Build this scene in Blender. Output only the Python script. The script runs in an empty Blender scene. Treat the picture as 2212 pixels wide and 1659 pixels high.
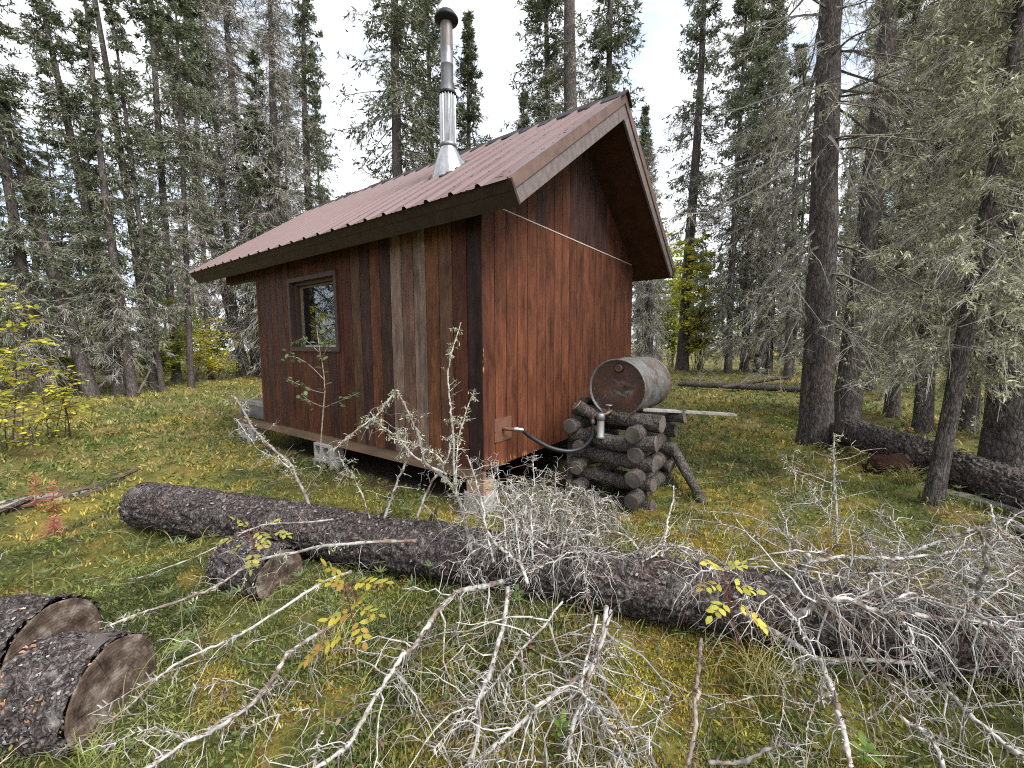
import bpy, math, random
import numpy as np
from mathutils import Vector, Matrix
rng = np.random.default_rng(7)
S = bpy.context.scene
COL = S.collection

# ---------------------------------------------------------------- camera, sky, sun, exposure
CAM = np.array([-2.893, -2.429, 1.600])
YAW, PITCH, ROLL = 0.62813, -0.09304, -0.00433
FPX = 1211.632 / 3000.0                      # focal length in picture widths


def cam_axes():
    cy, sy, cp, sp = math.cos(YAW), math.sin(YAW), math.cos(PITCH), math.sin(PITCH)
    f = np.array([cy * cp, sy * cp, sp]); r = np.array([sy, -cy, 0.0]); u = np.cross(r, f)
    c, s = math.cos(ROLL), math.sin(ROLL)
    return c * r + s * u, -s * r + c * u, f


RT, UP, FW = cam_axes()
cd = bpy.data.cameras.new('camera'); cam = bpy.data.objects.new('camera', cd); COL.objects.link(cam)
cd.sensor_width = 36.0; cd.lens = 36.0 * FPX; cd.clip_start = 0.05; cd.clip_end = 2000
M = Matrix(((RT[0], UP[0], -FW[0], CAM[0]), (RT[1], UP[1], -FW[1], CAM[1]), (RT[2], UP[2], -FW[2], CAM[2]), (0, 0, 0, 1)))
cam.matrix_world = M
S.camera = cam

SUN_DIR = Vector((-0.05, -0.62, 0.78)).normalized()      # towards the sun
W = bpy.data.worlds.new('World'); S.world = W; W.use_nodes = True
nt = W.node_tree; nt.nodes.clear()


def nn(t, k, **kw):
    n = t.nodes.new(k)
    for a, b in kw.items():
        setattr(n, a, b)
    return n


sky = nn(nt, 'ShaderNodeTexSky', sky_type='NISHITA', sun_disc=False)
sky.sun_elevation = math.asin(SUN_DIR.z); sky.sun_rotation = math.atan2(SUN_DIR.x, SUN_DIR.y)
sky.air_density = 1.0; sky.dust_density = 1.5; sky.ozone_density = 1.0
tc = nn(nt, 'ShaderNodeTexCoord')
mp = nn(nt, 'ShaderNodeMapping'); mp.inputs['Scale'].default_value = (1, 1, 1.8)
mp.inputs['Location'].default_value = (3.1, 0.4, 0.2)
no = nn(nt, 'ShaderNodeTexNoise'); no.inputs['Scale'].default_value = 1.9; no.inputs['Detail'].default_value = 7; no.inputs['Roughness'].default_value = .58
cr = nn(nt, 'ShaderNodeValToRGB'); cr.color_ramp.elements[0].position = .32; cr.color_ramp.elements[1].position = .50
cr2 = nn(nt, 'ShaderNodeValToRGB'); cr2.color_ramp.elements[0].position = .40; cr2.color_ramp.elements[1].position = .75
cr2.color_ramp.elements[0].color = (3.5, 3.7, 4.1, 1); cr2.color_ramp.elements[1].color = (4.9, 4.95, 5.05, 1)
mx = nn(nt, 'ShaderNodeMix', data_type='RGBA')
bg = nn(nt, 'ShaderNodeBackground'); bg.inputs['Strength'].default_value = 0.10
ow = nn(nt, 'ShaderNodeOutputWorld')
L = nt.links.new
L(tc.outputs['Generated'], mp.inputs['Vector']); L(mp.outputs[0], no.inputs['Vector'])
L(no.outputs['Fac'], cr.inputs[0]); L(no.outputs['Fac'], cr2.inputs[0])
L(cr.outputs[0], mx.inputs['Factor']); L(sky.outputs[0], mx.inputs['A']); L(cr2.outputs[0], mx.inputs['B'])
L(mx.outputs['Result'], bg.inputs['Color']); L(bg.outputs[0], ow.inputs['Surface'])
ld = bpy.data.lights.new('sun', 'SUN'); ld.energy = 1.5; ld.angle = math.radians(34); ld.color = (1.0, .965, .91)
sun = bpy.data.objects.new('sun', ld); COL.objects.link(sun); sun.rotation_euler = SUN_DIR.to_track_quat('Z', 'Y').to_euler(); sun.location = (0, -8, 30)
S.view_settings.view_transform = 'Standard'; S.view_settings.look = 'None'; S.view_settings.gamma = 1
S.view_settings.use_curve_mapping = False; S.view_settings.exposure = 1.78
S.cycles.max_bounces = 5; S.cycles.diffuse_bounces = 3; S.cycles.glossy_bounces = 3; S.cycles.transparent_max_bounces = 6
S.cycles.use_denoising = False; S.cycles.filter_width = 1.1

# ---------------------------------------------------------------- helpers
PW = 2212.0                                  # reading scale of the photograph (2212 x 1659)


def ray(x, y):
    return FW + RT * ((x / PW - .5) / FPX) - UP * ((y - 829.5) / PW / FPX)


def spot(x, y, z=0.0):                       # where a sight line meets the level z
    d = ray(x, y); return CAM + d * ((z - CAM[2]) / d[2])


def deep(x, y, dep):                         # a point on a sight line at a given distance
    return CAM + ray(x, y) * dep


def unit(v):
    return v / (np.linalg.norm(v, axis=-1, keepdims=True) + 1e-9)


def vnoise(x, y, seed=0):
    xi = np.floor(x).astype(np.int64); yi = np.floor(y).astype(np.int64)
    xf = x - xi; yf = y - yi

    def h(a, b):
        n = (a * 374761393 + b * 668265263 + seed * 1274126177) & 0xffffffff
        n = ((n ^ (n >> 13)) * 1274126177) & 0xffffffff
        return ((n ^ (n >> 16)) & 0xffff) / 65535.0
    u = xf * xf * (3 - 2 * xf); v = yf * yf * (3 - 2 * yf)
    return (h(xi, yi) * (1 - u) + h(xi + 1, yi) * u) * (1 - v) + (h(xi, yi + 1) * (1 - u) + h(xi + 1, yi + 1) * u) * v


def fbm(x, y, seed=0, o=4):
    s = 0; a = .5; t = 0
    for i in range(o):
        s = s + a * vnoise(x * 2 ** i, y * 2 ** i, seed + i * 17); t += a; a *= .5
    return s / t


def hgt(x, y):
    x = np.asarray(x, float); y = np.asarray(y, float)
    h = (fbm(x * .35 + 7, y * .35, 3, 3) - .5) * .28 + (fbm(x * 1.6, y * 1.6 + 9, 5, 3) - .5) * .22
    # level pad under and round the cabin
    dx = np.maximum(np.maximum(-.3 - x, x - 4.2), 0); dy = np.maximum(np.maximum(-.3 - y, y - 6), 0)
    k = np.clip(np.hypot(dx, dy) / 1.6, 0, 1)
    far = np.clip((np.hypot(x + 2.9, y + 2.4) - 9) / 12, 0, 1)
    return h * (.12 + .88 * k) * (1 - .35 * far)


def sm(name, label, cat, group=None):
    pass


def thing(name, label, cat, loc, group=None):
    o = bpy.data.objects.new(name, None); COL.objects.link(o)
    o.location = [float(c) for c in loc]; o.empty_display_size = .1
    o['label'] = label; o['category'] = cat
    if group: o['group'] = group
    return o


def mesh(name, parts, smooth=False):
    """parts: list of (verts Nx3, [faces arrays], material, colour or None)"""
    Vs, Cs, lt, ls, mi = [], [], [], [], []
    mats = []; off = 0; hascol = any(p[3] is not None for p in parts)
    for V, Fs, m, c in parts:
        V = np.asarray(V, float).reshape(-1, 3)
        if m not in mats: mats.append(m)
        k = mats.index(m)
        if hascol:
            if c is None: c = np.ones(3)
            c = np.asarray(c, float)
            if c.ndim == 1: c = np.tile(c, (len(V), 1))
            Cs.append(np.hstack([c, np.ones((len(c), 1))]))
        for F in (Fs if isinstance(Fs, (list, tuple)) else [Fs]):
            F = np.asarray(F)
            if F.size == 0: continue
            lt.append((F + off).ravel()); ls.append(np.full(len(F), F.shape[1])); mi.append(np.full(len(F), k))
        Vs.append(V); off += len(V)
    V = np.vstack(Vs); lt = np.concatenate(lt).astype(np.int32); ls = np.concatenate(ls).astype(np.int32); mi = np.concatenate(mi).astype(np.int32)
    me = bpy.data.meshes.new(name)
    me.vertices.add(len(V)); me.vertices.foreach_set('co', V.ravel().astype(np.float32))
    me.loops.add(len(lt)); me.loops.foreach_set('vertex_index', lt)
    me.polygons.add(len(ls)); st = np.concatenate([[0], np.cumsum(ls)[:-1]]).astype(np.int32)
    me.polygons.foreach_set('loop_start', st); me.polygons.foreach_set('loop_total', ls)
    me.polygons.foreach_set('material_index', mi)
    me.polygons.foreach_set('use_smooth', np.full(len(ls), bool(smooth)))
    for m in mats: me.materials.append(m)
    if hascol:
        a = me.attributes.new('col', 'FLOAT_COLOR', 'POINT'); a.data.foreach_set('color', np.vstack(Cs).ravel().astype(np.float32))
    me.update(calc_edges=True); me.validate()
    return me


def mk(name, parts, parent=None, at=(0, 0, 0), smooth=False, label=None, cat=None, group=None, kind=None, tint=None):
    """world-space verts; 'at' becomes the origin"""
    at = np.array(at, float)
    parts = [(np.asarray(V, float).reshape(-1, 3) - at, F, m, c) for V, F, m, c in parts]
    o = bpy.data.objects.new(name, mesh(name, parts, smooth)); COL.objects.link(o)
    return place(o, parent, at, label, cat, group, kind, tint)


def wloc(o):
    v = np.array(o.location)
    while o.parent: o = o.parent; v = v + np.array(o.location)
    return v


def place(o, parent, at, label=None, cat=None, group=None, kind=None, tint=None):
    if parent is not None:
        o.parent = parent; at = np.array(at) - wloc(parent)
    o.location = [float(c) for c in at]
    if label: o['label'] = label
    if cat: o['category'] = cat
    if group: o['group'] = group
    if kind: o['kind'] = kind
    if tint is not None: o['tint'] = [float(c) for c in tint]
    return o


def box(x0, x1, y0, y1, z0, z1):
    V = np.array([[x, y, z] for z in (z0, z1) for y in (y0, y1) for x in (x0, x1)], float)
    F = np.array([[0, 2, 3, 1], [4, 5, 7, 6], [0, 1, 5, 4], [2, 6, 7, 3], [0, 4, 6, 2], [1, 3, 7, 5]])
    return V, F


def prism(poly, y0, y1):
    """(x, z) outline pushed along y"""
    P = np.array(poly, float); n = len(P)
    V = np.vstack([np.c_[P[:, 0], np.full(n, y0), P[:, 1]], np.c_[P[:, 0], np.full(n, y1), P[:, 1]]])
    Q = np.array([[i, (i + 1) % n, (i + 1) % n + n, i + n] for i in range(n)])
    return V, [Q, np.arange(n)[None, ::-1], (np.arange(n) + n)[None]]


def tubes(P, Rr, sides=4, cap=False):
    """P (B,K,3) centre lines, Rr (B,K) radii"""
    P = np.asarray(P, float); Rr = np.asarray(Rr, float)
    if P.ndim == 2: P = P[None]; Rr = Rr[None]
    B, K, _ = P.shape
    T = np.empty_like(P); T[:, 1:-1] = P[:, 2:] - P[:, :-2]; T[:, 0] = P[:, 1] - P[:, 0]; T[:, -1] = P[:, -1] - P[:, -2]
    T = unit(T); m = unit(P[:, -1] - P[:, 0])
    ref = np.where(np.abs(m[:, 2:3]) < .8, np.array([[0, 0, 1.]]), np.array([[1., 0, 0]]))[:, None, :]
    A = unit(np.cross(T, np.broadcast_to(ref, T.shape))); Bn = np.cross(T, A)
    an = np.arange(sides) * 2 * math.pi / sides
    V = P[:, :, None, :] + Rr[:, :, None, None] * (A[:, :, None, :] * np.cos(an)[None, None, :, None] + Bn[:, :, None, :] * np.sin(an)[None, None, :, None])
    idx = np.arange(B * K * sides).reshape(B, K, sides); nx = np.roll(idx, -1, 2)
    Q = np.stack([idx[:, :-1], nx[:, :-1], nx[:, 1:], idx[:, 1:]], -1).reshape(-1, 4)
    F = [Q]
    if cap: F += [idx[:, 0, ::-1].reshape(B, sides), idx[:, -1].reshape(B, sides)]
    return V.reshape(-1, 3), F


def leaves(P, D, N, l, w, fold=.0):
    """six-point leaves: base P, along D, face N"""
    n = len(P); D = unit(D); Sd = unit(np.cross(D, N)); Nn = np.cross(Sd, D)
    l = np.broadcast_to(np.asarray(l, float), (n,))[:, None]; w = np.broadcast_to(np.asarray(w, float), (n,))[:, None]
    V = np.stack([P, P + D * l * .3 + Sd * w * .42 + Nn * fold * w, P + D * l * .3 - Sd * w * .42 + Nn * fold * w,
                  P + D * l * .68 + Sd * w * .4 + Nn * fold * w, P + D * l * .68 - Sd * w * .4 + Nn * fold * w, P + D * l - Nn * fold * w], 1).reshape(-1, 3)
    b = (np.arange(n) * 6)[:, None]
    return V, [np.vstack([b + [0, 2, 1], b + [3, 4, 5]]), b + [1, 2, 4, 3]]


def blades(P, D, Sd, l, w):
    """diamond blades"""
    n = len(P); l = np.broadcast_to(np.asarray(l, float), (n,))[:, None]; w = np.broadcast_to(np.asarray(w, float), (n,))[:, None]
    V = np.stack([P, P + D * l * .45 + Sd * w * .5, P + D * l, P + D * l * .45 - Sd * w * .5], 1).reshape(-1, 3)
    return V, [(np.arange(n) * 4)[:, None] + [0, 1, 2, 3]]


def ribbons(P, Rr):
    """flat twigs: P (B,K,3), widths 2*Rr"""
    B, K, _ = P.shape; m = unit(P[:, -1] - P[:, 0]); sd = unit(np.cross(m, rng.normal(size=m.shape)))[:, None] * Rr[..., None] * 1.25
    V = np.stack([P - sd, P + sd], 2).reshape(-1, 3); i = np.arange(B * K * 2).reshape(B, K, 2)
    return V, [np.stack([i[:, :-1, 0], i[:, :-1, 1], i[:, 1:, 1], i[:, 1:, 0]], -1).reshape(-1, 4)]


def rdir(n, up=0.0):
    v = rng.normal(size=(n, 3)); v[:, 2] += up
    return unit(v)


def lathe(prof, n, axis='z', org=(0, 0, 0)):
    """prof list of (r, h)"""
    P = np.array(prof, float); k = len(P); a = np.arange(n) * 2 * math.pi / n
    c, s = np.cos(a), np.sin(a)
    r = P[:, 0][:, None]; h = np.broadcast_to(P[:, 1][:, None], (k, n))
    if axis == 'z': V = np.stack([r * c, r * s, h], -1)
    elif axis == 'x': V = np.stack([h, r * c, r * s], -1)
    else: V = np.stack([r * s, h, r * c], -1)
    idx = np.arange(k * n).reshape(k, n); nx = np.roll(idx, -1, 1)
    return V.reshape(-1, 3) + np.array(org), [np.stack([idx[:-1], nx[:-1], nx[1:], idx[1:]], -1).reshape(-1, 4)]


# ---------------------------------------------------------------- materials
def newmat(name):
    m = bpy.data.materials.new(name); m.use_nodes = True; t = m.node_tree
    b = t.nodes['Principled BSDF']; return m, t, b


def coords(t, scale=(1, 1, 1), rand=True, gen='Object'):
    tc = nn(t, 'ShaderNodeTexCoord'); mp = nn(t, 'ShaderNodeMapping'); mp.inputs['Scale'].default_value = scale
    if rand:
        oi = nn(t, 'ShaderNodeObjectInfo'); ad = nn(t, 'ShaderNodeVectorMath', operation='MULTIPLY_ADD')
        ad.inputs[1].default_value = (37.1, 23.7, 51.3)
        t.links.new(oi.outputs['Random'], ad.inputs[0]); t.links.new(tc.outputs[gen], ad.inputs[2]); t.links.new(ad.outputs[0], mp.inputs['Vector'])
    else: t.links.new(tc.outputs[gen], mp.inputs['Vector'])
    return mp.outputs[0]


def noise(t, vec, scale, detail=5, rough=.6, dist=0.0):
    n = nn(t, 'ShaderNodeTexNoise'); n.inputs['Scale'].default_value = scale; n.inputs['Detail'].default_value = detail
    n.inputs['Roughness'].default_value = rough; n.inputs['Distortion'].default_value = dist
    t.links.new(vec, n.inputs['Vector']); return n.outputs['Fac']


def ramp(t, fac, stops):
    r = nn(t, 'ShaderNodeValToRGB'); e = r.color_ramp.elements
    while len(e) < len(stops): e.new(.5)
    for i, (p, c) in enumerate(stops):
        e[i].position = p; c = (c, c, c) if not hasattr(c, '__len__') else c; e[i].color = (*c[:3], 1)
    t.links.new(fac, r.inputs[0]); return r.outputs[0]


def mixc(t, fac, a, b, mode='MIX'):
    m = nn(t, 'ShaderNodeMix', data_type='RGBA', blend_type=mode)
    for s, v in (('Factor', fac), ('A', a), ('B', b)):
        if isinstance(v, (int, float)): m.inputs[s].default_value = v
        elif isinstance(v, tuple): m.inputs[s].default_value = (*v[:3], 1)
        else: t.links.new(v, m.inputs[s])
    return m.outputs['Result']


def bump(t, b, h, strength=.5, dist=.01):
    n = nn(t, 'ShaderNodeBump'); n.inputs['Strength'].default_value = strength; n.inputs['Distance'].default_value = dist
    t.links.new(h, n.inputs['Height']); t.links.new(n.outputs[0], b.inputs['Normal'])


def attr(t, name, typ='GEOMETRY'):
    a = nn(t, 'ShaderNodeAttribute', attribute_type=typ, attribute_name=name); return a.outputs['Color']


def basic(name, c, rough=.7, var=.35, scale=8, spec=.3, metal=0, bmp=.0, stretch=(1, 1, 1)):
    m, t, b = newmat(name); v = coords(t, stretch); f = noise(t, v, scale, 6, .65)
    k = ramp(t, f, [(.3, tuple(x * (1 - var) for x in c)), (.7, tuple(x * (1 + var) for x in c))])
    t.links.new(k, b.inputs['Base Color']); b.inputs['Roughness'].default_value = rough; b.inputs['Specular IOR Level'].default_value = spec; b.inputs['Metallic'].default_value = metal
    if bmp: bump(t, b, f, bmp, .01)
    return m


def vcol(name, rough=.8, trans=0.0, var=.3, scale=6, spec=.2):
    """colour from the mesh's own colours, broken up by noise"""
    m, t, b = newmat(name); v = coords(t); f = noise(t, v, scale, 4, .6)
    k = mixc(t, 1.0, attr(t, 'col'), ramp(t, f, [(.3, 1 - var), (.7, 1 + var)]), 'MULTIPLY')
    t.links.new(k, b.inputs['Base Color']); b.inputs['Roughness'].default_value = rough; b.inputs['Specular IOR Level'].default_value = spec
    if trans:
        tr = nn(t, 'ShaderNodeBsdfTranslucent'); t.links.new(k, tr.inputs['Color']); ms = nn(t, 'ShaderNodeMixShader'); ms.inputs[0].default_value = trans
        t.links.new(b.outputs[0], ms.inputs[1]); t.links.new(tr.outputs[0], ms.inputs[2])
        t.links.new(ms.outputs[0], t.nodes['Material Output'].inputs['Surface'])
    return m


def siding():
    m, t, b = newmat('stained_siding'); tint = attr(t, 'tint', 'OBJECT')
    v = coords(t, (1, 1, .045)); g = noise(t, v, 120, 7, .75, .3); g2 = noise(t, v, 22, 4, .6, 1.2)
    v2 = coords(t, (1, 1, .30)); big = noise(t, v2, 6.5, 9, .76, .5); v3 = coords(t, (1, 1, 1)); sp = noise(t, v3, 26, 4, .7)
    k = mixc(t, 1.0, tint, ramp(t, g, [(.3, .62), (.52, 1.0), (.75, 1.45)]), 'MULTIPLY')
    k = mixc(t, 1.0, k, ramp(t, g2, [(.32, .72), (.6, 1.12)]), 'MULTIPLY')
    k = mixc(t, 1.0, k, ramp(t, big, [(.34, .36), (.5, .92), (.68, 1.5)]), 'MULTIPLY')
    k = mixc(t, ramp(t, sp, [(.62, 0.0), (.8, .22)]), k, (.33, .15, .07))
    t.links.new(k, b.inputs['Base Color']); b.inputs['Roughness'].default_value = .62; b.inputs['Specular IOR Level'].default_value = .25
    bump(t, b, g, .35, .004); return m


def bark(name, dark, light, tip, sc=1.0, stretch=.35, strength=1.0, red=.3):
    m, t, b = newmat(name); v = coords(t, (1, 1, stretch))
    vo = nn(t, 'ShaderNodeTexVoronoi', feature='DISTANCE_TO_EDGE'); vo.inputs['Scale'].default_value = 26 * sc
    nz = nn(t, 'ShaderNodeTexNoise'); nz.inputs['Scale'].default_value = 14 * sc; nz.inputs['Detail'].default_value = 4
    t.links.new(v, nz.inputs['Vector']); w = mixc(t, .12, v, nz.outputs['Color']); t.links.new(w, vo.inputs['Vector'])
    f = noise(t, v, 40 * sc, 6, .7); f2 = noise(t, v, 7 * sc, 5, .6)
    k = ramp(t, f, [(.28, dark), (.5, light), (.72, tip)])
    k = mixc(t, 1.0, k, ramp(t, vo.outputs['Distance'], [(0, .35), (.12, 1.0)]), 'MULTIPLY')
    k = mixc(t, 1.0, k, ramp(t, f2, [(.3, .65), (.7, 1.3)]), 'MULTIPLY')
    f3 = noise(t, coords(t, (1, 1, 1)), 3.2, 5, .65)
    k = mixc(t, ramp(t, f3, [(.54, 0.0), (.70, red)]), k, mixc(t, 1.0, k, (1.9, 1.15, .85), 'MULTIPLY'))
    f4 = noise(t, coords(t, (1, 1, 1)), 5.5, 6, .7); k = mixc(t, ramp(t, f4, [(.56, 0.0), (.72, .55)]), k, (tip[0] * 1.1, tip[1] * 1.15, tip[2] * 1.1))
    t.links.new(k, b.inputs['Base Color']); b.inputs['Roughness'].default_value = .9; b.inputs['Specular IOR Level'].default_value = .15
    h = mixc(t, .5, ramp(t, vo.outputs['Distance'], [(0, 0.0), (.2, 1.0)]), f)
    bump(t, b, h, strength, .012); return m


def cutwood(name, c1, c2):
    m, t, b = newmat(name); v = coords(t, (1, 1, 1)); f = noise(t, v, 6, 6, .65); s = coords(t, (3, 3, 3)); g = noise(t, s, 14, 6, .7)
    k = mixc(t, 1.0, ramp(t, f, [(.3, c1), (.7, c2)]), ramp(t, g, [(.35, .75), (.65, 1.25)]), 'MULTIPLY')
    t.links.new(k, b.inputs['Base Color']); b.inputs['Roughness'].default_value = .85; bump(t, b, g, .3, .004); return m


def drum(name, base, rust, blue, thr):
    m, t, b = newmat(name); v = coords(t, (1, 1, 1)); f = noise(t, v, 5, 7, .7); f2 = noise(t, v, 3.1, 6, .72, .4); f3 = noise(t, v, 60, 3, .6)
    k = mixc(t, ramp(t, f, [(thr, 0.0), (thr + .12, 1.0)]), base, rust)
    k = mixc(t, ramp(t, f2, [(.58, 0.0), (.66, .7)]), k, blue)
    k = mixc(t, ramp(t, f3, [(.66, 0.0), (.72, .5)]), k, (.32, .30, .27))
    k = mixc(t, 1.0, k, ramp(t, f3, [(.3, .65), (.6, 1.2)]), 'MULTIPLY')
    t.links.new(k, b.inputs['Base Color']); b.inputs['Roughness'].default_value = .55; b.inputs['Metallic'].default_value = .25; bump(t, b, f, .25, .006); return m


M_SIDE = siding()
M_ROOF = basic('painted_roof_metal', (.138, .080, .077), .44, .10, 5, .4, 0, .04)
M_FASC = basic('dark_brown_paint', (.040, .027, .022), .6, .3, 9, .3)
M_RAKE = basic('weathered_brown_paint', (.15, .122, .118), .65, .35, 16, .3, 0, .1, (1, 1, 1))
M_TRIM = basic('brown_metal_trim', (.15, .095, .078), .38, .25, 7, .5)
M_SOFF = basic('soffit_plywood', (.055, .022, .014), .7, .4, 7)
M_CAP = basic('black_ridge_cap', (.022, .019, .019), .6, .3, 9)
M_BEAM = basic('bare_timber', (.19, .125, .085), .75, .35, 14, .2, 0, .2, (1, .12, 1))
M_DECK = basic('weathered_timber', (.26, .24, .22), .8, .45, 12, .2, 0, .3, (1, .15, .8))
M_CONC = basic('concrete', (.36, .34, .315), .9, .3, 22, .2, 0, .3)
M_STEEL = basic('bright_steel', (.42, .42, .42), .30, .45, 9, .5, .9, 0, (1, 1, .25))
M_STEELG = basic('dull_galvanised_steel', (.22, .225, .235), .45, .35, 6, .5, .7)
M_BLACK = basic('black_sooty_metal', (.012, .011, .012), .5, .3, 8)
M_RUST = basic('rusty_iron', (.14, .075, .05), .75, .4, 25, .3, .2, .1)
M_PLATE = basic('brown_painted_plate', (.155, .075, .05), .55, .2, 9)
M_RUBBER = basic('black_rubber', (.022, .022, .025), .45, .3, 30, .5)
M_FRAME = basic('brown_window_frame', (.075, .045, .038), .5, .15, 8)
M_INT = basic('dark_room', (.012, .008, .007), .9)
M_BARK = bark('spruce_bark', (.035, .028, .025), (.10, .085, .078), (.20, .18, .165))
M_LBARK = bark('flaky_log_bark', (.022, .016, .015), (.085, .07, .066), (.30, .27, .26), 1.25, .6, 1.0)
M_CRIB = bark('grey_log_bark', (.03, .025, .022), (.10, .085, .075), (.22, .2, .18), 1.6, .5, .8)
M_CUT = cutwood('old_cut_wood', (.045, .03, .022), (.165, .115, .085))
M_CUTG = cutwood('grey_cut_wood', (.035, .03, .027), (.15, .125, .108))
M_PALE = cutwood('fresh_split_wood', (.3, .19, .12), (.42, .3, .2))
M_TWIG = vcol('dead_twig', .85, 0, .6, 34)
M_NEED = vcol('spruce_needles', .7, .12, .35, 2.5)
M_LICH = vcol('beard_lichen', .95, .15, .35, 9)
M_LEAF = vcol('leaf', .55, .5, .2, 8, .35)
M_COVER = vcol('ground_cover', .85, .15, .35, 3)
M_DRUM = drum('worn_drum_paint', (.15, .15, .145), (.10, .068, .05), (.11, .20, .29), .47)
M_LID = drum('rusty_drum_lid', (.060, .032, .022), (.12, .045, .025), (.17, .24, .27), .5)


def sawnmat():
    """sawn end grain: rings, drying cracks and saw marks from the disc's own coordinates"""
    m, t, b = newmat('sawn_end_grain'); c = attr(t, 'col'); n = nn(t, 'ShaderNodeTexNoise'); n.inputs['Scale'].default_value = 3; n.inputs['Detail'].default_value = 5; t.links.new(c, n.inputs['Vector'])
    w = mixc(t, .10, c, n.outputs['Color']); sp = nn(t, 'ShaderNodeVectorMath', operation='MULTIPLY'); sp.inputs[1].default_value = (1, 1, 0); t.links.new(w, sp.inputs[0])
    wv = nn(t, 'ShaderNodeTexWave', wave_type='RINGS', rings_direction='SPHERICAL'); wv.inputs['Scale'].default_value = 5; wv.inputs['Distortion'].default_value = 5; wv.inputs['Detail'].default_value = 3; t.links.new(sp.outputs[0], wv.inputs['Vector'])
    mp = nn(t, 'ShaderNodeMapping'); mp.inputs['Rotation'].default_value = (0, 0, .7); mp.inputs['Scale'].default_value = (1.2, 30, 1); t.links.new(c, mp.inputs['Vector']); sw = noise(t, mp.outputs[0], 1.6, 5, .65)
    sep = nn(t, 'ShaderNodeSeparateXYZ'); t.links.new(c, sep.inputs[0]); at = nn(t, 'ShaderNodeMath', operation='ARCTAN2'); t.links.new(sep.outputs[1], at.inputs[0]); t.links.new(sep.outputs[0], at.inputs[1])
    cb = nn(t, 'ShaderNodeCombineXYZ'); t.links.new(at.outputs[0], cb.inputs[0]); t.links.new(sep.outputs[2], cb.inputs[1]); ck = noise(t, cb.outputs[0], 5.5, 4, .7)
    st = noise(t, c, 2.2, 6, .7)
    k = ramp(t, st, [(.34, (.035, .025, .02)), (.5, (.13, .092, .07)), (.64, (.30, .25, .21))])
    k = mixc(t, 1.0, k, ramp(t, wv.outputs['Fac'], [(.1, .84), (.6, 1.05)]), 'MULTIPLY'); k = mixc(t, 1.0, k, ramp(t, sw, [(.35, .7), (.6, 1.15)]), 'MULTIPLY')
    k = mixc(t, 1.0, k, ramp(t, ck, [(.34, .25), (.39, 1.0)]), 'MULTIPLY')
    t.links.new(k, b.inputs['Base Color']); b.inputs['Roughness'].default_value = .9; b.inputs['Specular IOR Level'].default_value = .15; bump(t, b, sw, .4, .004); return m


M_SAWN = sawnmat()


def glassmat():
    m, t, b = newmat('window_glass'); g = nn(t, 'ShaderNodeBsdfGlossy'); g.inputs['Roughness'].default_value = .01; g.inputs['Color'].default_value = (.85, .88, .88, 1)
    tr = nn(t, 'ShaderNodeBsdfTransparent'); tr.inputs['Color'].default_value = (.75, .8, .78, 1)
    fr = nn(t, 'ShaderNodeFresnel'); fr.inputs['IOR'].default_value = 2.6; ms = nn(t, 'ShaderNodeMixShader')
    t.links.new(fr.outputs[0], ms.inputs[0]); t.links.new(tr.outputs[0], ms.inputs[1]); t.links.new(g.outputs[0], ms.inputs[2])
    t.links.new(ms.outputs[0], t.nodes['Material Output'].inputs['Surface']); return m


M_GLASS = glassmat()

# ---------------------------------------------------------------- ground
GREEN = np.array([.138, .154, .046]); DGREEN = np.array([.075, .090, .031]); YELL = np.array([.33, .295, .060]); OCHRE = np.array([.30, .225, .050])
TAN = np.array([.30, .255, .11]); DIRT = np.array([.06, .045, .035])


BLOBS = [(*spot(a_, b_)[:2], w_, s_) for a_, b_, w_, s_ in ((1430, 1410, .32, 1.5), (1640, 1560, .36, 1.7), (1540, 1500, .25, 1.4), (1350, 1480, .25, 1.2), (1480, 1165, .55, 1), (1650, 1120, .7, 1), (1920, 1260, .35, .9), (1880, 1480, .3, .9), (560, 1130, .5, .7), (800, 1060, .6, .8), (230, 1200, .4, .6), (1000, 1630, .25, .8), (1250, 1600, .3, .9), (1560, 1480, .22, 1.1), (1700, 1600, .25, 1.1), (1750, 1180, .5, .9), (380, 990, 1.2, .7), (150, 960, 1.5, .6))]


def patch(x, y):
    x = np.asarray(x, float); y = np.asarray(y, float)
    a = fbm(x * .55 + 3, y * .55 + 1, 11, 4)[:, None]; b = fbm(x * 1.3 + 5, y * 1.3, 23, 4)[:, None]; c = fbm(x * 4, y * 4, 31, 3)[:, None]
    st = lambda v, lo, hi: np.clip((v - lo) / (hi - lo), 0, 1)
    k = GREEN * (1 - st(b, .42, .58)) + DGREEN * st(b, .42, .58)
    y1 = YELL * (1 - st(c, .4, .6)) + OCHRE * st(c, .4, .6)
    k = k + (y1 - k) * st(a * .55 + c * .45, .485, .6)
    for bx_, by_, br_, w_ in BLOBS:
        q = np.exp(-((x - bx_) ** 2 + (y - by_) ** 2) / br_ ** 2)[:, None] * w_ * st(c * .5 + b * .5, .36, .52); k = k + (y1 - k) * q
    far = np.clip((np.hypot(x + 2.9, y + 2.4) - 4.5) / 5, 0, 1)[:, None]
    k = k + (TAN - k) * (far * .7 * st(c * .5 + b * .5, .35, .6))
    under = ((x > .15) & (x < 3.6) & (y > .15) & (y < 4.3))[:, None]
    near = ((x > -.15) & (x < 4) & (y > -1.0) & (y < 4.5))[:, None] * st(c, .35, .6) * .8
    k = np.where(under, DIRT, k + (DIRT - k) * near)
    return k


def spaced(n, half, pw):
    t = np.linspace(-1, 1, n); return np.sign(t) * (np.abs(t) * .06 + np.abs(t) ** pw * .94) * half


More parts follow.
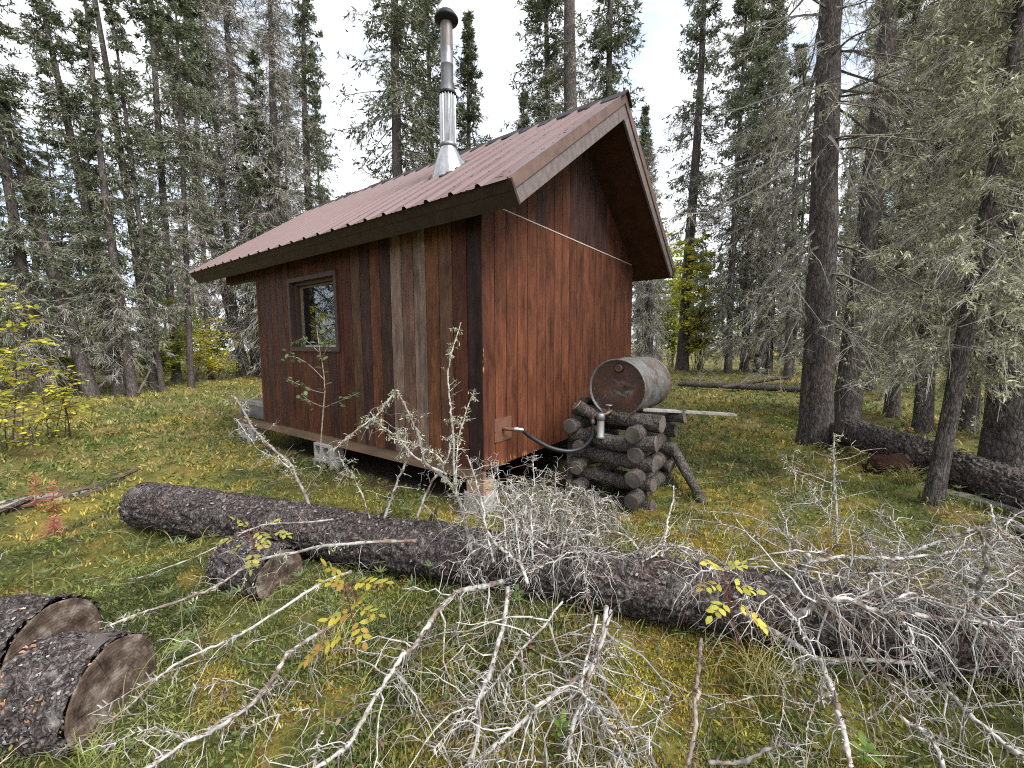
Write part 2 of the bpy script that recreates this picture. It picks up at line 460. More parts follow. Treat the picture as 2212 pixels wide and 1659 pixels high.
gx = spaced(300, 170, 3.6) - 0.3; gy = spaced(300, 170, 3.6) - .6
X, Y = np.meshgrid(gx, gy); x, y = X.ravel(), Y.ravel()
fine = np.clip(1 - np.hypot(x + 1, y + 1) / 9, 0, 1)
z = hgt(x, y) + (fbm(x * 5, y * 5, 41, 4) - .5) * .10 * fine * np.clip((np.maximum(np.maximum(-x, x - 4), np.maximum(-y, y - 5.5)) + .2) * 2, 0, 1)
idx = np.arange(len(x)).reshape(X.shape)
Q = np.stack([idx[:-1, :-1], idx[:-1, 1:], idx[1:, 1:], idx[1:, :-1]], -1).reshape(-1, 4)


def groundmat():
    m, t, b = newmat('mossy_ground'); v = coords(t, rand=False); f = noise(t, v, 16, 7, .7); f2 = noise(t, v, 90, 4, .7)
    k = mixc(t, 1.0, attr(t, 'col'), ramp(t, f, [(.3, .55), (.7, 1.35)]), 'MULTIPLY')
    k = mixc(t, 1.0, k, ramp(t, f2, [(.3, .5), (.7, 1.4)]), 'MULTIPLY')
    t.links.new(k, b.inputs['Base Color']); b.inputs['Roughness'].default_value = .95; b.inputs['Specular IOR Level'].default_value = .1
    bump(t, b, mixc(t, .4, f, f2), 1.0, .04); return m


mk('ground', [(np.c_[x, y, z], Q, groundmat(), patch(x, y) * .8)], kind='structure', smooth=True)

# ---------------------------------------------------------------- cabin
Z0 = .435; BW = .183; WID = 3.773; LEN = 4.443; SL = .7187
EX, EZ, RX, RZ = -.337, Z0 + 2.397, 1.8867, Z0 + 3.995
YN, YF = -.553, 6.02
cabin = thing('cabin', 'small rust-brown wooden cabin with a ribbed metal roof and tall stovepipe', 'cabin', (0, 0, 0))


def rz(x):                                   # roof plane over x
    return EZ + (x - EX) * SL if x <= RX else EZ + (2 * RX - x - EX) * SL


def mir(poly): return [(2 * RX - a, b) for a, b in poly]


RED = np.array([.124, .042, .021]); DK = np.array([.034, .016, .013]); TN = np.array([.130, .064, .037]); GR = np.array([.20, .135, .104]); ORG = np.array([.175, .070, .032])
DRED = np.array([.088, .029, .016])
long_t = [DK * .9, DRED, TN, ORG * .9, GR * 1.0, (GR + RED) / 2, GR * 1.1, DK * 1.6, (ORG + DRED) / 2, DK * 1.6, TN * .75, DRED * .8, DRED, DK * 1.8, DRED * .9, DRED, DRED * 1.2, DRED * 1.1, RED * .6, DRED, DK * 2, DRED, DK * 2, DRED * .9, DRED]


def sideboard(face, a0, a1, zb, ztop0, ztop1, tint):
    """one grooved siding board; face 'x' = long wall, 'y' = gable"""
    e = .007; t = .016
    prof = [(a0 + .005, t), (a0 + .005, .002), (a0 + e, 0), (a1 - e, 0), (a1 - .005, .002), (a1 - .005, t)]
    n = len(prof); zt = lambda a: ztop0 + (ztop1 - ztop0) * (a - a0) / (a1 - a0)
    rows = []
    for lvl in (0, 1):
        for a, d in prof:
            zz = zb if lvl == 0 else zt(a)
            rows.append((d, a, zz) if face == 'x' else (a, d, zz))
    V = np.array(rows); Qs = np.array([[i, i + 1, i + 1 + n, i + n] for i in range(n - 1)])
    at = (0, a0, zb) if face == 'x' else (a0, 0, zb)
    mk('board', [(V, [Qs, np.arange(n)[None, ::-1], (np.arange(n) + n)[None]], M_SIDE, None)], cabin, at, tint=tint)


WY0, WY1, WZ0, WZ1 = 2.285, 3.483, 1.533, 2.517          # window, outside of frame
top = rz(0) - .215
i = 0
while i * BW < LEN - .01:
    a0, a1 = i * BW, min((i + 1) * BW, LEN); tn = long_t[min(i, 24)]
    cuts = sorted({a0, a1} | {c for c in (WY0 + .03, WY1 - .03) if a0 < c < a1})
    for b0, b1 in zip(cuts[:-1], cuts[1:]):
        if b1 - b0 < .015: continue
        if WY0 < (b0 + b1) / 2 < WY1:
            sideboard('x', b0, b1, Z0, WZ0 + .03, WZ0 + .03, tn); sideboard('x', b0, b1, WZ1 - .03, top, top, tn)
        else: sideboard('x', b0, b1, Z0, top, top, tn)
    i += 1
i = 0; FL = Z0 + 2.44
while i * BW < WID - .01:
    a0, a1 = max(i * BW, .0), min((i + 1) * BW, WID)
    k = RED * rng.uniform(.88, 1.08) * (1.03 if i < 9 else .85)
    u0, u1 = rz(a0) - .22, rz(a1) - .22
    if i in (0,): k = RED * .85
    sideboard('y', a0, a1, Z0, min(FL - .006, u0), min(FL - .006, u1), k)
    if min(u0, u1) > FL + .03:
        ku = (RED * rng.uniform(.5, .9) if i < 9 else (DK * 1.5 if i < 15 else DRED * .9)); 
        if i == 5: ku = DK * 1.4
        if a0 < RX < a1:
            sideboard('y', a0, RX, FL + .008, u0, rz(RX) - .22, ku); sideboard('y', RX, a1, FL + .008, rz(RX) - .22, u1, ku)
        else: sideboard('y', a0, a1, FL + .008, u0, u1, ku)
    i += 1
# flashing strip between the panels
V, F = box(.05, WID - .03, -.006, .012, FL - .006, FL + .006); mk('flashing_strip', [(V, F, basic('bare_flashing', (.5, .44, .38), .5, .15), None)], cabin)
# shell behind the boards
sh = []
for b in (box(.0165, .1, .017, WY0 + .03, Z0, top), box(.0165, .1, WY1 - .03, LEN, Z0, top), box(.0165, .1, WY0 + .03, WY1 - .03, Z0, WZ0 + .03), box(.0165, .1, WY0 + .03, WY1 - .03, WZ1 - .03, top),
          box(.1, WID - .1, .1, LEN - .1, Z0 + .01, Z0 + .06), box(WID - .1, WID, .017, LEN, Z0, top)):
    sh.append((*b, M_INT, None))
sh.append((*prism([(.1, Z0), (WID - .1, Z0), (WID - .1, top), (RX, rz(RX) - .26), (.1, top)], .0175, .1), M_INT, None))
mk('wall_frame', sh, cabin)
V, F = prism([(0, Z0), (WID, Z0), (WID, top - .02), (RX, rz(RX) - .26), (0, top - .02)], LEN, LEN + .03)
mk('porch_wall', [(V, F, basic('far_wall_stain', (.1, .035, .02), .7, .4, 9, .2, 0, .1, (1, 1, .1)), None)], cabin)
V, F = box(WID, WID + .015, 0, LEN, Z0, top); mk('back_wall', [(V, F, bpy.data.materials['far_wall_stain'], None)], cabin)
# corner trim line and chipped spot
# floor beams
for nm, b in (('floor_beam', box(.012, .055, .02, YF - .55, Z0 - .125, Z0 - .004)), ('floor_beam', box(WID - .06, WID - .015, .02, YF - .55, Z0 - .125, Z0 - .004)), ('floor_beam', box(1.75, 1.8, .6, LEN, Z0 - .125, Z0 - .004)), ('floor_beam', box(.06, WID - .07, .5, .545, Z0 - .12, Z0 - .006))):
    mk(nm, [(*b, M_BEAM, None)], cabin, (b[0][:, 0].mean(), b[0][:, 1].mean(), b[0][:, 2].mean()))
# porch deck of heavy planks + header beam
for k in range(4):
    y0 = LEN + .035 + k * .21
    b = box(.0, WID - .1, y0, y0 + .203, Z0 + .22 + .004 * (k % 2), Z0 + .275 + .004 * (k % 2)); mk('deck_plank', [(*b, M_DECK, None)], cabin, (.0, y0, Z0 + .2))
b = box(-.005, .045, LEN + .032, LEN + .86, Z0 + .03, Z0 + .218); mk('deck_rim', [(*b, basic('dark_weathered_timber', (.12, .12, .125), .8, .5, 9, .2, 0, .3, (1, .2, 1)), None)], cabin, (0, LEN, Z0))
b = box(0, WID - .1, LEN + .862, LEN + .905, Z0 + .03, Z0 + .218); mk('deck_rim', [(*b, M_DECK, None)], cabin, (0, LEN + .9, Z0))
b = box(.02, .12, LEN + .032, 5.62, Z0 + 2.2, Z0 + 2.36); mk('porch_beam', [(*b, M_SOFF, None)], cabin, (.02, LEN, Z0 + 2))
b = box(WID - .12, WID - .02, LEN + .032, 5.62, Z0 + 2.2, Z0 + 2.36); mk('porch_beam', [(*b, M_SOFF, None)], cabin, (WID, LEN, Z0 + 2))

# roof
nl = (.584, -.812)
dn = lambda p, d: (p[0] + nl[0] * d, p[1] + nl[1] * d)
out = lambda p, d: (p[0] - .812 * d, p[1] - .584 * d)
Ept, Rpt = (EX, EZ), (RX, RZ)
roof = thing('roof', '', '', (0, 0, 0)); del roof['label'], roof['category']; roof.parent = cabin
deckp = [dn(Ept, .006), (RX, RZ - .008), (RX, RZ - .245), dn(Ept, .195)]
for f_ in (lambda p: p, mir):
    mk('soffit', [(*prism(f_(deckp), YN + .026, YF - .026), M_SOFF, None)], roof)
    fp = [dn(Ept, .004), dn(Ept, .2), out(dn(Ept, .2), .026), out(dn(Ept, .004), .026)]
    mk('eave_fascia', [(*prism(f_(fp), YN - .026, YF), M_FASC, None)], roof)
    fp = [out(dn(Ept, .002), .0265), out(dn(Ept, .085), .0265), out(dn(Ept, .085), .031), out(dn(Ept, .002), .031)]
    mk('drip_edge', [(*prism(f_(fp), YN - .032, YF + .002), M_FASC, None)], roof)
    for ya, yb in ((YN, YN + .0255), (YF - .0255, YF)):
        fp = [dn(Ept, .004), (RX, RZ - .006), (RX, RZ - .268), dn(Ept, .205)]
        mk('rake_fascia', [(*prism(f_(fp), ya, yb), M_RAKE, None)], roof, (0, ya, 0))
    for ya, yb in ((YN - .014, YN - .001), (YF + .001, YF + .014)):
        fp = [out(dn(Ept, -.012), .03), (RX, RZ + .014), (RX, RZ - .10), dn(out(Ept, .03), .085)]
        mk('rake_trim', [(*prism(f_(fp), ya, yb), M_TRIM, None)], roof, (0, ya, 0))
    # ribbed metal sheets
    sp = .285; ys = YN - .01; e0 = out(dn(Ept, -.004), .055); r0 = (RX, RZ + .004)
    bnd = [YN - .012] + [k * sp * 3 - .006 + sp * .5 for k in range(0, 7)] + [YF + .01]
    for y0, y1 in zip(bnd[:-1], bnd[1:]):
        pr = [(y0, 0.)]
        k = math.ceil((y0 + .006) / sp)
        while k * sp - .006 < y1:
            c = k * sp - .006
            for dy, h in ((-.032, 0), (-.015, .024), (.015, .024), (.032, 0), (.10, 0), (.106, .004), (.118, .004), (.124, 0), (.165, 0), (.171, .004), (.183, .004), (.189, 0)):
                if y0 < c + dy < y1: pr.append((c + dy, h))
            k += 1
        pr.append((y1, 0.)); pr = np.array(pr); n = len(pr)
        rows = []
        for (px, pz) in (f_([e0])[0], f_([((e0[0] + r0[0]) / 2, (e0[1] + r0[1]) / 2)])[0], f_([r0])[0]):
            sx = -.584 if px < RX or (f_ is not mir and px == RX) else .584
            if f_ is mir: sx = .584
            rows.append(np.c_[px + sx * pr[:, 1], pr[:, 0], pz + .812 * pr[:, 1]])
        ix = np.arange(3 * n).reshape(3, n)
        Q = np.stack([ix[:-1, :-1], ix[:-1, 1:], ix[1:, 1:], ix[1:, :-1]], -1).reshape(-1, 4)
        if f_ is not mir: Q = Q[:, ::-1]
        mk('roof_sheet', [(np.vstack(rows), Q, M_ROOF, None)], roof, (px, y0, pz))
# overlapping ridge caps
ny = 14; st = (YF - YN + .06) / ny
for k in range(ny):
    y0 = YN - .045 + k * st; lo = .016 + .012 * (k % 2)
    w_ = .135 + rng.uniform(-.006, .006)
    p = [(RX - w_, rz(RX - w_) + lo), (RX - .03, RZ + lo + .004), (RX, RZ + lo + .018), (RX + .03, RZ + lo + .004), (RX + w_, rz(RX - w_) + lo)]
    p = p + [(a, b - .02) for a, b in p[::-1]]
    mk('ridge_cap', [(*prism(p, y0, y0 + st + .03), M_CAP, None)], roof, (RX, y0, RZ))
# rows of screws
sv = []
for k in range(-1, 21):
    for fr in (.03, .35, .66, .96):
        for dy in (.05,):
            c = k * .285 - .006 + dy
            if not YN < c < YF: continue
            xx = e0[0] + (RX - e0[0]) * fr; zz = e0[1] + (RZ - e0[1]) * fr
            V, F = box(-.006, .006, -.006, .006, -.002, .008); sv.append((V + np.array([xx, c, zz + .004]), F, M_TRIM, None))
o = mk('roof_screws', sv, roof, kind='stuff')

n = 900; xx = e0[0] + (RX - e0[0]) * rng.random(n) ** .8; yy = rng.uniform(YN + .05, YF - .05, n); az = rng.uniform(0, 6.28, n); l = rng.uniform(.012, .05, n)
P = np.c_[xx, yy, [rz(q) + .007 for q in xx]]; D = np.c_[np.cos(az), np.sin(az), np.cos(az) * SL]; V, F = tubes(np.stack([P, P + D * l[:, None]], 1), np.full((n, 2), .0018), 3); mk('needle_litter', [(V, F, M_RUST, None)], roof, kind='stuff')

# stovepipe through the roof
cx, cy = .80, 1.165; cz = rz(cx)
pipe = thing('chimney', '', '', (cx, cy, cz)); del pipe['label'], pipe['category']; pipe.parent = cabin; pipe.location = (cx, cy, cz)
n = 40; a = np.arange(n) * 2 * math.pi / n; rows = []
for t_ in np.linspace(0, 1, 5):
    r = .215 * (1 - t_) + .088 * t_
    xx, yy = r * np.cos(a), r * np.sin(a) * (.9 * (1 - t_) + t_)
    zl = xx * SL + .012; zh = np.full(n, .27); rows.append(np.c_[cx + xx, cy + yy, cz + zl * (1 - t_) + zh * t_])
ix = np.arange(5 * n).reshape(5, n); nx = np.roll(ix, -1, 1); Q = np.stack([ix[:-1], nx[:-1], nx[1:], ix[1:]], -1).reshape(-1, 4)
mk('flashing_cone', [(np.vstack(rows), Q, M_STEEL, None)], pipe, (cx, cy, cz), smooth=True)
# sealant round the cone
rr = .22 + .02 * np.sin(a * 7) + .012 * np.sin(a * 13); P = np.c_[cx + rr * np.cos(a), cy + rr * np.sin(a) * .92, cz + rr * np.cos(a) * SL + .008]
V, F = tubes(np.vstack([P, P[:1]]), np.full(n + 1, .016) + .006 * np.sin(np.arange(n + 1) * 2.3), 5); mk('sealant', [(V, F, basic('grey_sealant', (.07, .075, .075), .8, .4, 30), None)], pipe)
V, F = lathe([(.092, .262), (.100, .268), (.100, .30), (.093, .306)], 32, org=(cx, cy, cz)); mk('collar', [(V, F, M_STEELG, None)], pipe, smooth=True)
n = 96; prof = []
an = np.arange(n) * 2 * math.pi / n; rr = .090 + .0075 * np.sign(np.sin(an * 16)) * np.abs(np.sin(an * 16)) ** .5
lean = lambda h: (h * .008, h * .004)
rows = [np.c_[cx + lean(h)[0] + rr * np.cos(an), cy + lean(h)[1] + rr * np.sin(an), np.full(n, cz + h)] for h in (.30, .85)]
ix = np.arange(2 * n).reshape(2, n); nx = np.roll(ix, -1, 1); Q = np.stack([ix[:-1], nx[:-1], nx[1:], ix[1:]], -1).reshape(-1, 4)
mk('ribbed_pipe', [(np.vstack(rows), Q, M_STEEL, None)], pipe, (cx, cy, cz))
V, F = lathe([(.10, .845), (.104, .85), (.104, .872), (.097, .878), (.05, .88)], 32, org=(cx + .007, cy + .003, cz)); mk('black_collar', [(V, F, M_BLACK, None)], pipe, smooth=True)
V, F = lathe([(.072, .875), (.072, 1.17), (.074, 1.172), (.074, 1.185), (.071, 1.19), (.071, 1.36)], 32, org=(cx + .008, cy + .004, cz)); mk('upper_pipe', [(V, F, M_STEELG, None)], pipe, smooth=True)


def pipetop():
    m, t, b = newmat('streaked_pipe'); v = coords(t, (1, 1, .1)); f = noise(t, v, 14, 5, .6)
    k = ramp(t, f, [(.4, (.2, .195, .195)), (.55, (.15, .12, .105)), (.66, (.13, .065, .045))]); t.links.new(k, b.inputs['Base Color'])
    b.inputs['Metallic'].default_value = .5; b.inputs['Roughness'].default_value = .5; return m


V, F = lathe([(.069, 1.36), (.069, 1.70)], 32, org=(cx + .011, cy + .005, cz)); mk('top_pipe', [(V, F, pipetop(), None)], pipe, smooth=True)
V, F = lathe([(.075, 1.63), (.13, 1.655), (.138, 1.67), (.136, 1.685), (.10, 1.735), (.05, 1.765), (.002, 1.775)], 40, org=(cx + .012, cy + .005, cz)); mk('rain_cap', [(V, F, M_BLACK, None)], pipe, smooth=True)

# window
win = thing('window', '', '', (0, 2.88, 2.02)); del win['label'], win['category']; win.parent = cabin
for nm, b in (('frame', box(-.022, .05, WY0, WY1, WZ1 - .055, WZ1)), ('frame', box(-.022, .05, WY0, WY1, WZ0, WZ0 + .055)), ('frame', box(-.0225, .05, WY0, WY0 + .055, WZ0 + .056, WZ1 - .056)), ('frame', box(-.0225, .05, WY1 - .055, WY1, WZ0 + .056, WZ1 - .056)),
              ('jamb', box(.051, .15, WY0 + .02, WY0 + .045, WZ0 + .03, WZ1 - .03)), ('jamb', box(.051, .15, WY1 - .10, WY1 - .056, WZ0 + .03, WZ1 - .03)), ('jamb', box(.051, .15, WY0 + .046, WY1 - .101, WZ1 - .095, WZ1 - .05)), ('sill', box(.051, .30, WY0 + .046, WY1 - .101, WZ0 + .03, WZ0 + .056))):
    mk(nm, [(*b, M_FRAME if nm == 'frame' else basic('jamb_wood', (.10, .085, .06), .7) if nm == 'sill' else M_FRAME, None)], win, b[0].mean(0))
b = box(.118, .124, WY0 + .045, WY1 - .1, WZ0 + .056, WZ1 - .095); mk('pane', [(*b, M_GLASS, None)], win, b[0].mean(0))
b = box(.108, .117, WY1 - .165, WY1 - .101, WZ0 + .057, WZ1 - .096); mk('sash', [(*b, basic('tan_sash', (.16, .13, .09), .6), None)], win, b[0].mean(0))
b = box(.108, .117, WY0 + .047, WY1 - .166, WZ1 - .125, WZ1 - .097); mk('sash', [(*b, bpy.data.materials['tan_sash'], None)], win, b[0].mean(0))
b = box(.108, .117, WY0 + .047, WY1 - .166, WZ0 + .058, WZ0 + .085); mk('sash', [(*b, basic('pale_sash', (.4, .38, .34), .6), None)], win, b[0].mean(0))
# flower pots on the sill indoors
for y_, lab in ((2.55, 'small pot of pink flowers on the sill at the right of the window'), (2.98, 'small pot of pink flowers on the sill behind the sapling top')):
    pt = thing('flower_pot', lab, 'flower pot', (.22, y_, WZ0 + .057), 'flower pots on the window sill')
    V, F = lathe([(.03, 0), (.042, .07), (.045, .07), (.045, .082), (.036, .082), (.03, .02)], 14, org=(.22, y_, WZ0 + .057)); mk('pot', [(V, F, M_RUST, None)], pt, (.22, y_, WZ0 + .057))
    P = np.array([.22, y_, WZ0 + .14]) + rng.normal(size=(26, 3)) * [.02, .04, .03]; D = rdir(26, .5)
    V, F = leaves(P, D, rdir(26, .3), .05, .03); mk('leaves', [(V, F, M_LEAF, np.array([.06, .12, .03]))], pt, (.22, y_, WZ0 + .14), kind='stuff')
    P = np.array([.20, y_, WZ0 + .18]) + rng.normal(size=(20, 3)) * [.02, .035, .03]
    V, F = leaves(P, rdir(20, .4), rdir(20), .035, .03); mk('flowers', [(V, F, M_LEAF, np.array([.6, .25, .25]))], pt, (.2, y_, WZ0 + .18), kind='stuff')

g_ = np.random.default_rng(12); n = 46; q = np.where(g_.random(n) < .7, g_.uniform(.08, .52, n), g_.uniform(.62, .72, n)); P = np.c_[q, np.full(n, -.004), Z0 + g_.uniform(-.012, .006, n)]
D = unit(np.c_[g_.normal(size=n) * .25, -.02 * np.ones(n), np.ones(n)]); V, F = blades(P, D, np.tile([1., 0, 0], (n, 1)), g_.uniform(.02, .075, n), g_.uniform(.008, .018, n)); c_ = np.array([.30, .13, .055]) * g_.uniform(.5, 1.3, (n, 1))
P2 = np.c_[g_.normal(size=14) * .004 + .004, np.full(14, -.005), Z0 + 1.0 + g_.normal(size=14) * .05]; V2, F2 = blades(P2, np.tile([0, 0, 1.], (14, 1)), np.tile([1., 0, 0], (14, 1)), .07, .012)
mk('splinters', [(V, F, M_TWIG, np.repeat(c_, 4, 0)), (V2, F2, M_TWIG, np.array([.42, .22, .11]))], cabin, kind='stuff')

# pipe plate on the gable wall
pl = thing('pipe_plate', '', '', (.29, 0, .78)); del pl['label'], pl['category']; pl.parent = cabin
b = box(.156, .43, -.0085, -.0005, .669, .896); mk('plate', [(*b, M_PLATE, None)], pl, b[0].mean(0))
for sx, sz in ((.17, .68), (.29, .685), (.415, .68), (.17, .882), (.29, .884), (.415, .882), (.418, .78), (.168, .78)):
    V, F = lathe([(.007, 0), (.006, -.004), (.001, -.005)], 8, 'y', (sx, -.0085, sz)); mk('screw', [(V, F, M_STEEL, None)], pl, (sx, -.009, sz))
V, F = tubes(np.array([[.285, -.008, .79], [.285, -.05, .79], [.30, -.075, .788], [.335, -.11, .785]]), np.full(4, .018), 14); mk('rusty_pipe', [(V, F, M_RUST, None)], pl, (.285, -.01, .79), smooth=True)

# ---------------------------------------------------------------- concrete blocks under the cabin
def cblock(label, c, ax, lx=.39, ly=.19, lz=.19, group='concrete blocks under the cabin', cores='x'):
    """hollow block; cores run along x (facing the long wall side); ax rotates about z"""
    t = thing('concrete_block', label, 'concrete block', c, group)
    w = .032; hw = lx / 2; V = []; parts = []
    # block seen with its two cores facing -x: width along y = lx, depth along x = ly
    for b in (box(0, ly, -hw, hw, 0, w), box(0, ly, -hw, hw, lz - w, lz), box(0, ly, -hw, -hw + w, w, lz - w), box(0, ly, hw - w, hw, w, lz - w), box(0, ly, -w / 2, w / 2, w, lz - w)):
        parts.append((b[0] + np.array(c), b[1], M_CONC, None))
    o = mk('block_shell', parts, t, c); o.rotation_euler.z = ax
    return t


cblock('upper hollow concrete block under the middle of the floor beam', (-.03, 2.77, .115), 0, lz=.194)
cblock('lower hollow concrete block sunk in moss under the middle of the floor beam', (-.05, 2.74, -.082), .06)
cblock('hollow concrete block under the end of the grey porch deck', (-.02, 5.20, .118), .05, lz=.19)
cblock('concrete block sunk in moss below the porch end block', (-.03, 5.22, -.075), -.04)
t = thing('corner_support', 'pale concrete pier with a wood shim under the near cabin corner', 'pier', (.11, .1, -.05))
b = box(-.02, .2, -.01, .24, -.08, .19); mk('pier', [(*b, M_CONC, None)], t, (.09, .11, -.08)); b = box(0, .18, .005, .22, .1925, Z0 - .128); mk('shim', [(*b, M_PALE, None)], t, (.09, .11, .2))
t = thing('corner_support', 'grey block seen in shadow under the back end of the gable wall', 'pier', (2.3, .12, 0)); t['group'] = 'supports under the gable wall'
b = box(2.1, 2.5, .05, .25, -.08, Z0 - .128); mk('pier', [(*b, M_CONC, None)], t, (2.3, .15, 0))

# ---------------------------------------------------------------- log crib and fuel drum
def logmesh(p0, p1, r, mat=M_CRIB, cut=M_CUTG, seed=0, bend=.01, sides=16, K=14, r1=None, lump=.08):
    p0 = np.array(p0, float); p1 = np.array(p1, float); r1 = r if r1 is None else r1
    t = np.linspace(0, 1, K); P = p0 + (p1 - p0) * t[:, None]; g = np.random.default_rng(seed)
    P[1:-1] += np.cumsum(g.normal(size=(K - 2, 3)) * bend * .3, 0) * np.sin(np.pi * t[1:-1])[:, None]
    R_ = (r + (r1 - r) * t) * (1 + g.normal(size=K) * .025)
    V, F = tubes(P, R_, sides)
    C = np.repeat(P, sides, 0); ang = np.tile(np.arange(sides), K) / sides * 6.283
    k = 1 + lump * (fbm(np.cos(ang) * 2 + seed * 3.3, np.sin(ang) * 2 + np.repeat(t, sides) * 7, seed + 1, 3) - .5) * 2
    V = C + (V - C) * k[:, None]
    n = len(V); ends = [np.r_[np.arange(sides)[::-1]], np.arange(n - sides, n)]
    d = unit(p1 - p0)
    e0 = V[:sides]; e1 = V[-sides:]
    cut_parts = []
    for e, s in ((e0, -1), (e1, 1)):
        c = e.mean(0); ring = c + (e - c) * .9 + d * s * .004; VV = np.vstack([e, ring, c + d * s * .006])
        i = np.arange(sides); j = np.roll(i, -1)
        Q = np.c_[i, j, j + sides, i + sides]; T = np.c_[i + sides, j + sides, np.full(sides, 2 * sides)]
        cut_parts.append((VV, [Q if s > 0 else Q[:, ::-1], T if s > 0 else T[:, ::-1]]))
    return (V, F), cut_parts


def log_part(parent, p0, p1, r, seed, name='log', mat=M_CRIB, cut=M_CUTG, **k):
    (V, F), cp = logmesh(p0, p1, r, seed=seed, **k)
    return mk(name, [(V, F, mat, None)] + [(v, f, cut, None) for v, f in cp], parent, p0, smooth=False)


crib = thing('log_crib', 'crib of stacked grey bark-covered logs carrying the fuel drum by the cabin', 'log stand', (1.4, -.8, 0))
sd = 100
for lv in range(4):
    for y_ in (-.475, -1.115):
        sd += 1; j = rng.normal(size=4) * .028
        log_part(crib, (.90 + j[0] - .02 * (3 - lv), y_ + j[1], .125 + lv * .21), (1.96 + j[2], y_ + j[3], .125 + lv * .21), rng.uniform(.064, .088), sd, r1=rng.uniform(.064, .088), bend=.03, lump=.14)
    for x_ in (1.06, 1.80):
        sd += 1; j = rng.normal(size=4) * .015
        log_part(crib, (x_ + j[0], -.36 + j[1], .03 + lv * .21), (x_ + j[2], -1.25 + j[3], .03 + lv * .21), rng.uniform(.062, .082), sd, r1=rng.uniform(.062, .082), bend=.03, lump=.14)
# split cradle logs on top, under the drum
log_part(crib, (1.16, -.34, .905), (1.10, -1.30, .835), .072, 131, r1=.085, lump=.2)
log_part(crib, (1.74, -.36, .855), (1.72, -1.36, .84), .062, 132, r1=.075, lump=.15)
log_part(crib, (.97, -.47, .98), (1.06, -.62, .86), .06, 133, mat=M_CRIB, cut=M_PALE)
log_part(crib, (1.2, -.42, .99), (1.9, -.46, .93), .05, 134)
b = box(0, 1.25, -.045, .045, 0, .022); o = mk('plank', [(*b, M_DECK, None)], None, (0, 0, 0), label='weathered grey plank sticking out beside the fuel drum', cat='plank')
o.location = (1.30, -1.02, .928); o.rotation_euler = (.05, .10, -.62)
t = thing('pole', 'short bark-covered pole leaning against the right side of the log crib', 'pole', (1.34, -1.66, .0))
log_part(t, (1.33, -1.70, -.02), (1.96, -1.20, .40), .045, 140, r1=.055, name='stem', mat=M_BARK)
t = thing('pole', 'dark leaning stick between the log crib and the cabin floor', 'pole', (.80, -.5, 0))
log_part(t, (.80, -.47, -.02), (1.02, -.36, .44), .036, 141, name='stem', mat=M_BARK)

# drum
BX, BY, BZ, BR, BL = 1.07, -.85, 1.165, .292, .87
drum_t = thing('fuel_drum', 'rusty blue-grey steel fuel drum lying on the log crib', 'drum', (BX + BL / 2, BY, BZ - BR))
prof = [(BR - .006, 0.0)]
for h in np.linspace(.012, BL - .012, 40):
    r = BR + .016 * sum(math.exp(-((h - c) / .011) ** 2) for c in (.29, .58)); prof.append((r, h))
prof.append((BR - .006, BL))
V, F = lathe(prof, 64, 'x', (BX, BY, BZ)); rad = np.hypot(V[:, 1] - BY, V[:, 2] - BZ)
dent = 1 - .014 * np.clip(fbm((V[:, 0] - BX) * 5, np.arctan2(V[:, 1] - BY, V[:, 2] - BZ) * 2, 9, 3) - .5, 0, 1) * 3
V[:, 1] = BY + (V[:, 1] - BY) * dent; V[:, 2] = BZ + (V[:, 2] - BZ) * dent
mk('drum_body', [(V, F, M_DRUM, None)], drum_t, (BX, BY, BZ), smooth=True)
for xx, s in ((BX, -1), (BX + BL, 1)):
    V, F = lathe([(BR - .012, -.012 * -s * -1), (BR + .004, -.008 * s * -1), (BR + .006, .006 * s * -1), (BR - .003, .014 * -s)] if False else [(BR - .016, .012), (BR - .008, -.010), (BR + .004, -.010), (BR + .006, .004), (BR - .002, .014)], 64, 'x', (0, 0, 0))
    V[:, 0] *= -s * -1 if s > 0 else 1
    if s > 0: V[:, 0] *= -1
    V = V + np.array([xx, BY, BZ]); mk('rim', [(V, F, M_DRUM, None)], drum_t, (xx, BY, BZ), smooth=True)
    lid = [(BR - .012, .016 * (1 if s < 0 else -1)), (.16, .012 * (1 if s < 0 else -1)), (.075, .012 * (1 if s < 0 else -1)), (.065, .016 * (1 if s < 0 else -1)), (.05, .012 * (1 if s < 0 else -1)), (.0005, .012 * (1 if s < 0 else -1))]
    V, F = lathe(lid, 48, 'x', (xx, BY, BZ)); mk('lid', [(V, F, M_LID, None)], drum_t, (xx, BY, BZ), smooth=True)
V, F = lathe([(.052, .012), (.05, .004), (.046, .002)], 28, 'x', (BX, BY - .02, BZ + .205)); bg_ = mk('bung_ring', [(V, F, M_BLACK, None)], drum_t, (BX, BY, BZ))
V, F = lathe([(.036, .012), (.036, -.014), (.028, -.016), (.026, -.004), (.001, -.004)], 24, 'x', (BX, BY - .02, BZ + .205)); mk('bung', [(V, F, M_RUST, None)], drum_t, (BX, BY, BZ))
vv = thing('valve', '', '', (BX, BY + .05, BZ - .235)); del vv['label'], vv['category']; vv.parent = drum_t; vv.location = tuple(np.array([BX, BY + .05, BZ - .235]) - wloc(drum_t))
VO = np.array([BX, -.80, BZ - .235])
V, F = tubes(np.array([VO + [.02, 0, 0], VO + [-.03, .0, 0], VO + [-.06, .005, -.005], VO + [-.085, .02, -.02], VO + [-.10, .045, -.028]]), np.array([.016, .016, .02, .015, .015]), 14); mk('valve_body', [(V, F, basic('old_brass', (.17, .13, .08), .5, .3, 20, .4, .5), None)], vv, VO, smooth=True)
V, F = tubes(np.array([VO + [-.055, .004, 0], VO + [-.06, .004, .035], VO + [-.06, .004, .062]]), np.array([.017, .013, .008]), 12); mk('valve_stem', [(V, F, M_RUST, None)], vv, VO, smooth=True)
